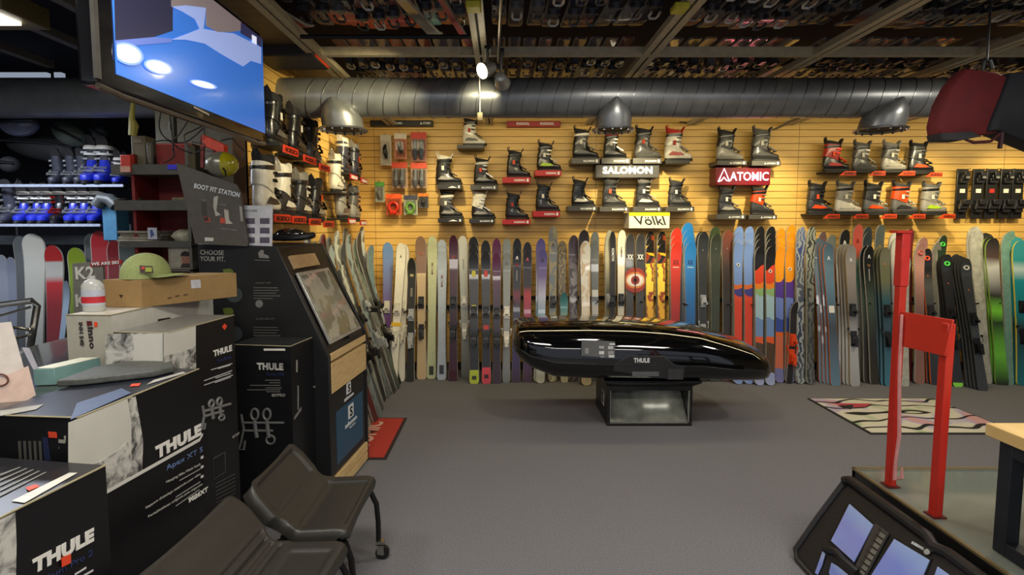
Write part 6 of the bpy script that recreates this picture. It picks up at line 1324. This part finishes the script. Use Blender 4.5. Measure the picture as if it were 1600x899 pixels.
# orange bracket, helmet
A = W(316, 211, 3.4); B = W(350, 262, 3.4)
t = thing('orange_bracket', 'bright orange box-shaped bracket under the television', 'bracket', (A.x, 3.45, B.z))
MB().prism([W(316, 210, 3.4), W(350, 226, 3.4), W(350, 242, 3.4), W(322, 230, 3.4), W(316, 228, 3.4)], (0, .05, 0)).build('orange_hood', mat((226, 62, 30), .45), t, bevel=.003)
MB().prism([W(313, 212, 3.41), W(318, 212, 3.41), W(318, 262, 3.41), W(313, 262, 3.41)], (0, .14, 0)).build('red_side', mat((130, 30, 24), .5), t); MB().prism([W(318, 228, 3.42), W(334, 234, 3.42), W(334, 268, 3.42), W(318, 264, 3.42)], (0, .1, 0)).build('grey_side', mat((110, 106, 98), .4, .3), t)
P_ = W(347, 257, 3.35); t = thing('ski_helmet', 'shiny yellow and grey ski helmet on top of the header board', 'helmet', (P_.x, P_.y, P_.z - .09))
m = MB(); n_ = 24; rg = []
for k in range(13):
    a = PI * k / 12; rg.append([V((P_.x - .095 * math.cos(a), P_.y + .085 * max(.02, math.sin(a)) * math.cos(q), P_.z + .078 * max(.02, math.sin(a)) * math.sin(q))) for q in [2 * PI * j / n_ for j in range(n_)]])
m.loft(rg[:8]).build('grey_rear', mat((128, 126, 112), .3, .3), t, smooth=60); MB().loft(rg[7:]).build('yellow_shell', mat((170, 160, 24), .2, coat=.6), t, smooth=60)
MB().tube([P_ + V((.04, -.07, -.03)), P_ + V((.055, -.072, -.05)), P_ + V((.05, -.06, -.075))], .005, 6).build('chin_strap', BLACK, t)

# ================================================================ rental room behind
Yr = 4.6
def rshelf(px0, px1, py, label):
    A = W(px0, py, Yr); B = W(px1, py, Yr); t = thing('wire_shelf', label, 'shelf', ((A.x + B.x) / 2, Yr + .2, A.z - .03), 'wire shelves in the rental room')
    MB().box(A.x, B.x, Yr, Yr + .015, A.z - .022, A.z).build('front_rail', mat((190, 200, 220), .3, .4), t)
    m = MB(); x = A.x + .01
    while x < B.x: m.tube([(x, Yr, A.z - .004), (x, Yr + .4, A.z - .004)], .003, 5); x += .05
    m.tube([(A.x, Yr + .4, A.z - .006), (B.x, Yr + .4, A.z - .006)], .005, 6); m.build('wires', STEEL, t)
    m = MB(); m.box(A.x + .001, A.x + .02, Yr + .385, Yr + .40, A.z - .30 if py < 300 else 0, A.z); m.build('post', STEEL, t)
    m = MB(); m.box(B.x - .02, B.x, Yr + .385, Yr + .40, A.z - .30 if py < 300 else 0, A.z); m.build('post', STEEL, t)
    return A.z
z1_ = rshelf(-40, 192, 288, 'upper wire shelf of rental boots in the dark room on the left'); z2_ = rshelf(-40, 156, 350, 'lower wire shelf of rental boots in the dark room on the left')
def rental(px, z, kind, label, h):
    P_ = W(px, 300, Yr + .13); code = {'b': 'bddwsw', 'g': 'nnddsd', 'r': 'kkkwrr', 'k': 'dnkksd'}[kind]
    o = ski_boot((P_.x, Yr + .16, z + .001), h / .35, code, label, 'rental boots on wire shelves', -PI / 2 + .25, 1 if kind in 'g' else 0, None, simple=False)
    if kind == 'b':
        R = superring
        put('white_band', (lambda k: _bm.setdefault(k, MB().loft([R(-.139, .042, .0595, .225), R(-.138, .044, .0600, .240)]).mesh('white_band', WHITE)))('wb1'), o)
        put('white_band', (lambda k: _bm.setdefault(k, MB().loft([R(-.139, .048, .0605, .268), R(-.138, .049, .061, .282)]).mesh('white_band', WHITE)))('wb2'), o)
for k, (px, kd, h, d_) in enumerate(((88, 'g', .30, 'grey rental boot, first on the upper shelf'), (110, 'g', .30, 'grey rental boot, second on the upper shelf'), (127, 'g', .30, 'grey rental boot with green rim, third on the upper shelf'), (143, 'b', .40, 'blue and grey rental boot, fourth on the upper shelf'), (163, 'b', .40, 'blue and grey rental boot, fifth on the upper shelf'), (185, 'b', .28, 'short blue rental boot at the right end of the upper shelf'))): rental(px, z1_, kd, d_, h)
for k, (px, kd, h, d_) in enumerate(((10, 'g', .36, 'black-grey rental boot at the left end of the lower shelf'), (32, 'b', .33, 'blue rental boot turned sideways, second on the lower shelf'), (53, 'b', .33, 'blue rental boot, third on the lower shelf'), (68, 'b', .33, 'blue rental boot, fourth on the lower shelf'), (88, 'r', .33, 'black rental boot with red front on the lower shelf'), (110, 'b', .33, 'blue rental boot right of the red-fronted one'), (127, 'b', .33, 'blue rental boot, second right of the red-fronted one'), (146, 'b', .33, 'blue rental boot at the right end of the lower shelf'))): rental(px, z2_, kd, d_, h)
# black bags bulging above the shelves
def lump(pts, Y, r, col, label, name='gear_bag', cat='bag', rough=.7):
    C0 = W(*pts[0], Y); t = thing(name, label, cat, C0, 'gear bags above the rental shelves'); P_ = [W(x, y, Y) for x, y in pts]
    m = MB(); m.tube([p for p in P_], [r * (.4 if i in (0, len(P_) - 1) else 1) for i in range(len(P_))], 16); ob = m.build('bag_body', mat(col, rough, noise=.3, scale=8), t, smooth=70)
    rn = random.Random(len(label))
    s = ob.modifiers.new('sub', 'SUBSURF'); s.levels = 1; s.render_levels = 2
    MB().tube([P_[0] + V((0, -r, 0)), P_[len(P_) // 2] + V((0, -r * 1.15, r * .2)), P_[-1] + V((0, -r * .6, 0))], .012, 6).build('strap', BLACK, t)
lump([(10, 222), (50, 226), (90, 232), (112, 236), (125, 232)], 4.85, .13, (26, 26, 26), 'big black gear bag sagging over the upper shelf')
lump([(84, 196), (100, 205), (120, 215), (135, 222)], 4.7, .10, (66, 76, 66), 'grey-green vented gear case above the black bag')
lump([(150, 198), (155, 208), (168, 214)], 4.75, .09, (48, 56, 56), 'dark teal bag hanging at the right of the vented case')
lump([(0, 194), (20, 199), (45, 196), (60, 190)], 4.6, .09, (96, 100, 120), 'clear plastic bag of wrapped gear under the duct', rough=.15)
lump([(0, 255), (15, 258), (30, 256)], 4.75, .09, (40, 40, 44), 'dark gear bag at the left edge above the upper shelf')
# yellow strap
tag(MB().tube([W(208, 160, 3.7), W(206, 185, 3.7), W(209, 196, 3.7), W(207, 212, 3.7)], [.012, .018, .03, .025], 8).build('yellow_strap', mat((150, 140, 60), .6)), 'yellow strap hanging under the duct above the metal shelf', 'strap')
tag(MB().box(W(158, 308, 4.4).x, W(180, 308, 4.4).x, 4.4, 4.55, W(0, 376, 4.4).z, W(0, 322, 4.4).z).build('blue_folder', mat((60, 110, 140), .5), bevel=.005), 'blue folder standing at the right end of the lower rental shelf', 'folder')
tag(MB().tube([W(152, 322, 4.38), W(160, 310, 4.38), W(172, 312, 4.38), W(182, 322, 4.38)], .05, 12).build('grey_helmet', mat((70, 74, 74), .4)), 'dark grey helmet on top of the blue folder', 'helmet')
# skis and snowboards below the rental shelves
def rski(xt, yt, xb, w, stops, label, Y=4.75, tip=.07, sw=None, roll=-.35):
    Pt = W(xt, yt, Y); Pb = V((W(xb, 560, Y - .15).x, Y - .25, .01)); make_ski(Pb, Pt, w, B_(stops, swirl=sw) if sw else B_(stops), label, None, group='rental skis below the wire shelves', tip=tip, roll=roll)
rski(36, 372, 50, .12, [(0, (40, 42, 44)), (1, (74, 78, 78))], 'dark grey rental ski, left of the big white-tipped one')
rski(55, 368, 62, .17, [(0, (60, 64, 66)), (.66, (150, 150, 140)), (1, (160, 158, 146))], 'rental ski with wide pale grey tip')
MB()
rski(86, 384, 92, .14, [(0, (50, 20, 20)), (.68, (110, 22, 26)), (.80, (150, 30, 32)), (.84, (150, 148, 140)), (.91, (150, 148, 140)), (.92, (140, 30, 30)), (1, (140, 30, 30))], 'red and white rental ski below the wire shelf')
rski(122, 389, 128, .14, [(0, (40, 50, 20)), (1, (110, 130, 30))], 'olive-yellow tipped rental ski')
rski(158, 363, 160, .14, [(0, (70, 20, 20)), (1, (140, 30, 34))], 'tall red rental ski in the middle'); rski(146, 366, 150, .12, [(0, (40, 44, 44)), (1, (80, 84, 82))], 'slate rental ski behind the tall red one', Y=4.85)
rski(182, 376, 184, .13, [(0, (50, 16, 16)), (1, (104, 22, 24))], 'short dark red rental ski by the shelf unit'); rski(200, 372, 202, .13, [(0, (30, 32, 30)), (1, (60, 66, 60))], 'dark green-grey rental ski by the shelf unit')
rski(8, 400, 12, .08, [(0, (80, 84, 90)), (1, (120, 126, 136))], 'slim silver-blue rental ski at the left edge'); rski(22, 402, 26, .08, [(0, (70, 74, 84)), (1, (110, 116, 130))], 'second slim silver-blue rental ski near the left edge')
rski(108, 440, 84, .05, [(0, (100, 120, 140)), (1, (130, 146, 160))], 'narrow pale blue ski pole-thin board below the red and white ski', Y=4.5)
tag(MB().box(-4.6, -3.1, 4.88, 4.93, 1.60, 1.68).build('rail', mat((74, 78, 82), .4, .4)), 'grey metal rail behind the rental ski tips', 'rail')
# dark hockey-box base under rental skis hidden by the cartons
# ================================================================ right side: glass platform, red stand, table, leaning panels
t = thing('low_platform', 'low black platform with glass top at the lower right', 'platform', (2.6, 2.2, 0))
X0, X1, Y0, Y1, ZP = 1.90, 3.6, 1.2, 2.865, .45
m = MB(); m.box(X0, X0 + .03, Y0, Y1, 0, ZP - .01); m.box(X0, X1, Y1 - .03, Y1, 0, ZP - .01); m.box(X1 - .03, X1, Y0, Y1, 0, ZP - .01); m.box(X0, X1, Y0, Y0 + .03, 0, ZP - .01)
m.build('black_frame', mat((20, 20, 20), .35), t, bevel=.004)
MB().box(X0 + .03, X1 - .03, Y0 + .03, Y1 - .03, .30, .32).build('inner_shelf', mat((104, 100, 90), .9, noise=.2, scale=130), t)
MB().box(X0 + .001, X1 - .001, Y0 + .001, Y1 - .001, ZP - .01, ZP).build('glass_top', mat((150, 160, 150), .08, noise=0, trans=.0, alpha=.30), t)
MB().box(X0 + .0, X1, Y1 - .014, Y1 + .004, ZP - .008, ZP + .002).build('brass_edge', mat((120, 104, 72), .4, .3), t); MB().box(X0 - .003, X0 + .012, Y0, Y1, ZP - .008, ZP + .002).build('brass_edge', mat((120, 104, 72), .4, .3), t)
# red stand
t = thing('red_stand', 'tall red two-post metal stand with plate and cut-out peak mark', 'stand', (1.95, 2.6, ZP + .001))
rd = mat((186, 40, 26), .42, noise=.05)
XS = 1.955; zb_ = ZP + .002
def bar(p, q, w=.034, d=.012):
    p, q = V(p), V(q); ax = (q - p).normalized(); yv = V((0, 1, 0)); xv = V((1, 0, 0))
    return MB().loft([[p + yv * w + xv * d, p - yv * w + xv * d, p - yv * w - xv * d, p + yv * w - xv * d], [q + yv * w + xv * d, q - yv * w + xv * d, q - yv * w - xv * d, q + yv * w - xv * d]])
la = WZ(1391, 759, zb_); lt = W(1412, 361, la.y)
bar(la, lt, .020, .017).build('tall_post', rd, t, bevel=.004)
ra = WZ(1461, 806, zb_); rt = W(1482, 505, ra.y)
bar(ra, rt, .022, .017).build('short_post', rd, t, bevel=.004)
ta, tb, tc_, td = W(1410, 487, la.y - .025), W(1492, 500, ra.y - .03), W(1478, 557, ra.y - .03), W(1405, 540, la.y - .025)
MB().prism([ta, tb, tc_, td], (-.008, 0, 0)).build('plate', rd, t, bevel=.002)
pn = (tb - ta).cross(td - ta).normalized(); pn = pn if pn.x < 0 else -pn
def pq(pts): return [RP(*q, ta + V((-.0085, 0, 0)), pn) for q in pts]
m = MB(); m.prism(pq([(1442, 507), (1450, 532), (1441, 526), (1432, 531)]), pn * .002); m.prism(pq([(1441, 524), (1450, 538), (1438, 531)]), pn * .0025); m.build('cut_out_peak', mat((96, 24, 18), .6), t)
MB().prism([lt + V((-.05, -.028, -.01)), lt + V((.022, -.028, -.01)), lt + V((.022, .028, -.01)), lt + V((-.05, .028, -.01))], (0, 0, .012)).build('post_cap', rd, t)
ax_ = (lt - la).normalized()
bar(lt - ax_ * .27, lt - ax_ * .01, .024, .021).build('sleeve', mat((190, 42, 36), .45), t, bevel=.003)
for p_ in (la, ra): MB().box(p_.x - .03, p_.x + .03, p_.y - .03, p_.y + .03, zb_ - .001, zb_ + .006).build('foot_plate', mat((90, 24, 18), .5), t)
P1, P2, P3 = W(1409, 492, la.y - .05), W(1401, 680, la.y - .05), W(1398, 750, la.y - .05)
tag(MB().tube([P1, P1.lerp(P2, .5) + V((-.006, -.01, 0)), P2 + V((.006, -.01, 0)), P2.lerp(P3, .6), P3, P3 + V((.02, -.02, .02)), P3 + V((.018, -.02, .07))], [.007, .008, .009, .007, .010, .009, .004], 6).build('paper_streamer', mat((206, 140, 136), .7)), 'pale pink streamer hanging beside the left post of the red stand', 'streamer')
# wooden topped table
t = thing('wooden_table', 'pale wood topped table with black square metal legs at the right edge', 'table', (2.6, 2.2, ZP + .001))
zt_ = .96
tw = wood((206, 172, 110), (222, 190, 130), .4, (14, 2, 3), 'table_wood')
c1 = WZ(1540, 661, zt_); c2 = WZ(1540, 683, zt_ - .05)
xl_ = c1.x
MB().box(xl_ - .0, 3.2, 1.3, c1.y, zt_ - .05, zt_).build('table_top', tw, t, bevel=.003)
mt = mat((38, 40, 46), .4, .3)
yl = c1.y - .10
MB().box(xl_ + .02, xl_ + .075, yl, yl + .055, ZP + .002, zt_ - .051).build('leg', mt, t, bevel=.003); MB().box(3.1, 3.155, yl, yl + .055, ZP + .002, zt_ - .051).build('leg', mt, t, bevel=.003)
MB().box(xl_ + .02, xl_ + .075, 1.32, 1.375, ZP + .002, zt_ - .051).build('leg', mt, t, bevel=.003); MB().box(3.1, 3.155, 1.32, 1.375, ZP + .002, zt_ - .051).build('leg', mt, t, bevel=.003)
for x_ in (xl_ + .02, 3.1):
    MB().box(x_, x_ + .055, 1.375, yl, ZP + .002, ZP + .057).build('rail', mt, t, bevel=.003); MB().box(x_, x_ + .055, 1.375, yl, zt_ - .106, zt_ - .051).build('rail', mt, t, bevel=.003)
MB().box(xl_ + .075, 3.1, yl, yl + .055, zt_ - .106, zt_ - .051).build('rail', mt, t, bevel=.003)
# leaning display panels with blue film
t = thing('leaning_display', 'black framed display leaning on the platform with pale blue filmed windows', 'display', (1.7, 2.2, 0))
PA = V((1.815, 2.78, .41)); PB = V((1.555, 2.78, .012)); dn = (PA - PB); up_ = dn.normalized(); ln = V((0, -1, 0)); nm = up_.cross(ln).normalized(); nm = nm if nm.x < 0 else -nm
LH = dn.length
def dp(a, b, off=0): return PB + ln * a + up_ * (b * LH) + nm * off      # a along towards the camera, b from bottom to top
LL = 1.5
MB().prism([dp(0, 0), dp(LL, 0), dp(LL, 1), dp(0, 1)], -nm * .035).build('black_board', mat((34, 32, 32), .45, noise=.1), t, bevel=.01)
m = MB(); m.tube([dp(.0, 1.0, .01), dp(.03, 1.045, .01), dp(.55, 1.045, .01), dp(.60, 1.0, .012), dp(.66, 1.03, .01), dp(LL, 1.03, .01)], .024, 10); m.build('top_rim', mat((28, 27, 27), .4), t)
m = MB(); m.tube([dp(-.0, 1.0, .006), dp(-.005, .5, .006), dp(-.0, .05, .006), dp(.05, -.01, .006), dp(LL, -.01, .006)], .014, 8); m.build('edge_rim', mat((36, 34, 34), .4), t)
film = bands([(0, (126, 144, 214)), (.5, (120, 138, 214)), (1, (150, 176, 222))], .22, axis='Z', coat=1)
_f = film
def win(a0, a1, b0, b1, nm_='blue_window'):
    MB().prism([dp(a0 - .008, b0 - .015, .001), dp(a1 + .008, b0 - .015, .001), dp(a1 + .008, b1 + .015, .001), dp(a0 - .008, b1 + .015, .001)], nm * .004).build('window_rim', mat((24, 23, 23), .4), t)
    MB().prism([dp(a0, b0, .006), dp(a1, b0, .006), dp(a1, b1, .006), dp(a0, b1, .006)], nm * .002).build(nm_, film, t)
def px2(px, py):
    q = RP(px, py, dp(0, 0, .003), nm); r_ = q - PB; return (r_.dot(ln), r_.dot(up_) / LH)
def quad(pts, col, name, lift=.006, m=None):
    cs = [RP(*q, dp(0, 0, lift), nm) for q in pts]; MB().prism(cs, nm * .003).build(name, m or mat(col, .4), t)
quad([(1326, 784), (1370, 820), (1336, 882), (1295, 846)], 0, 'window_rim', .002, mat((24, 23, 23), .4)); quad([(1328, 788), (1365, 821), (1335, 879), (1299, 846)], 0, 'blue_window', m=film)
quad([(1396, 838), (1457, 874), (1430, 940), (1355, 905)], 0, 'window_rim', .002, mat((24, 23, 23), .4)); quad([(1398, 843), (1453, 876), (1430, 930), (1362, 900)], 0, 'blue_window', m=film)
quad([(1466, 886), (1520, 925), (1500, 960), (1450, 930)], 0, 'blue_window', m=film)
quad([(1286, 862), (1290, 866), (1285, 884), (1278, 899), (1274, 896)], 0, 'blue_window', m=film); quad([(1300, 880), (1310, 886), (1326, 899), (1300, 910), (1296, 895)], 0, 'blue_window', m=film)
quad([(1368, 818), (1390, 834), (1352, 905), (1335, 890)], (58, 56, 54), 'ribbed_bar', .008); quad([(1378, 828), (1386, 834), (1350, 900), (1344, 894)], (110, 108, 100), 'ribbed_bar_light', .012)
for q in range(8): quad([(1374 - 4.5 * q, 826 + 8.5 * q), (1385 - 4.5 * q, 834 + 8.5 * q), (1384 - 4.5 * q, 836 + 8.5 * q), (1373 - 4.5 * q, 828 + 8.5 * q)], (30, 30, 30), 'rib', .016)
q0 = dp(0, 0, .008); textp('ROSSIGNOL', (1424, 850), (1443, 861), 5, q0, nm, t, LG, .04)
quad([(1449 + 5 * math.cos(a), 863 + 4.5 * math.sin(a)) for a in [2 * PI * k / 14 for k in range(14)]], (170, 170, 165), 'round_logo', .008)
m = MB(); m.tube([RP(1288, 858, dp(0, 0, .015), nm), RP(1305, 862, dp(0, 0, .03), nm), RP(1318, 876, dp(0, 0, .03), nm), RP(1340, 895, dp(0, 0, .015), nm)], .016, 8); m.build('handle', mat((28, 27, 26), .4), t)

# ================================================================ red and black bag hanging at the upper right
t = thing('hanging_bag', 'red and black gear bag hanging from the ceiling at the upper right', 'bag', W(1530, 215, 3.05))
Yb = 3.0
redp = [(1512, 106), (1492, 130), (1476, 160), (1467, 195), (1470, 217), (1500, 218), (1560, 207), (1575, 170), (1580, 120), (1560, 112)]
rb = mat((92, 14, 20), .8, noise=.2, scale=10)
def slab(pts, Y0_, Y1_, mt_, name, puff=.06):
    c0 = V((sum(p[0] for p in pts) / len(pts), sum(p[1] for p in pts) / len(pts))) if False else None
    cx_ = sum(p[0] for p in pts) / len(pts); cy_ = sum(p[1] for p in pts) / len(pts); rings = []
    for (f, s_) in ((0, .93), (.08, .985), (.35, 1), (.65, 1), (.92, .985), (1, .93)):
        Yq = Y0_ + (Y1_ - Y0_) * f; rings.append([W(cx_ + (x - cx_) * s_, cy_ + (y - cy_) * s_, Y0_) * 1.0 + V((0, Yq - Y0_, 0)) for x, y in pts])
    ob = MB().loft(rings).build(name, mt_, t, smooth=60)
slab(redp, Yb, Yb + .10, rb, 'red_end')
slab([(1580, 112), (1566, 150), (1550, 190), (1545, 205), (1562, 204), (1640, 235), (1690, 200), (1690, 112)], Yb - .02, Yb + .12, mat((20, 22, 30), .8), 'black_body')
slab([(1469, 208), (1472, 219), (1505, 219), (1535, 213), (1520, 205), (1490, 207)], Yb - .015, Yb + .09, mat((36, 34, 38), .7), 'black_base')
MB().tube([W(1508, 218, Yb), W(1522, 223, Yb), W(1548, 221, Yb), W(1564, 208, Yb)], [.006, .009, .008, .006], 6).build('strap', mat((70, 24, 28), .7), t)
MB().tube([W(1565, 206, Yb), W(1564, 220, Yb), W(1562, 232, Yb)], .012, 6).build('strap_end', mat((50, 20, 26), .7), t)
m = MB(); m.tube([W(1535, 110, Yb + .1), W(1538, 96, Yb + .1), W(1546, 94, Yb + .1), W(1550, 108, Yb + .1)], .012, 8)
q = W(1542, 95, Yb + .1); m.tube([q, V((q.x, q.y, TZ + .05))], .006, 6); m.build('handle_and_hook', BLACK, t)
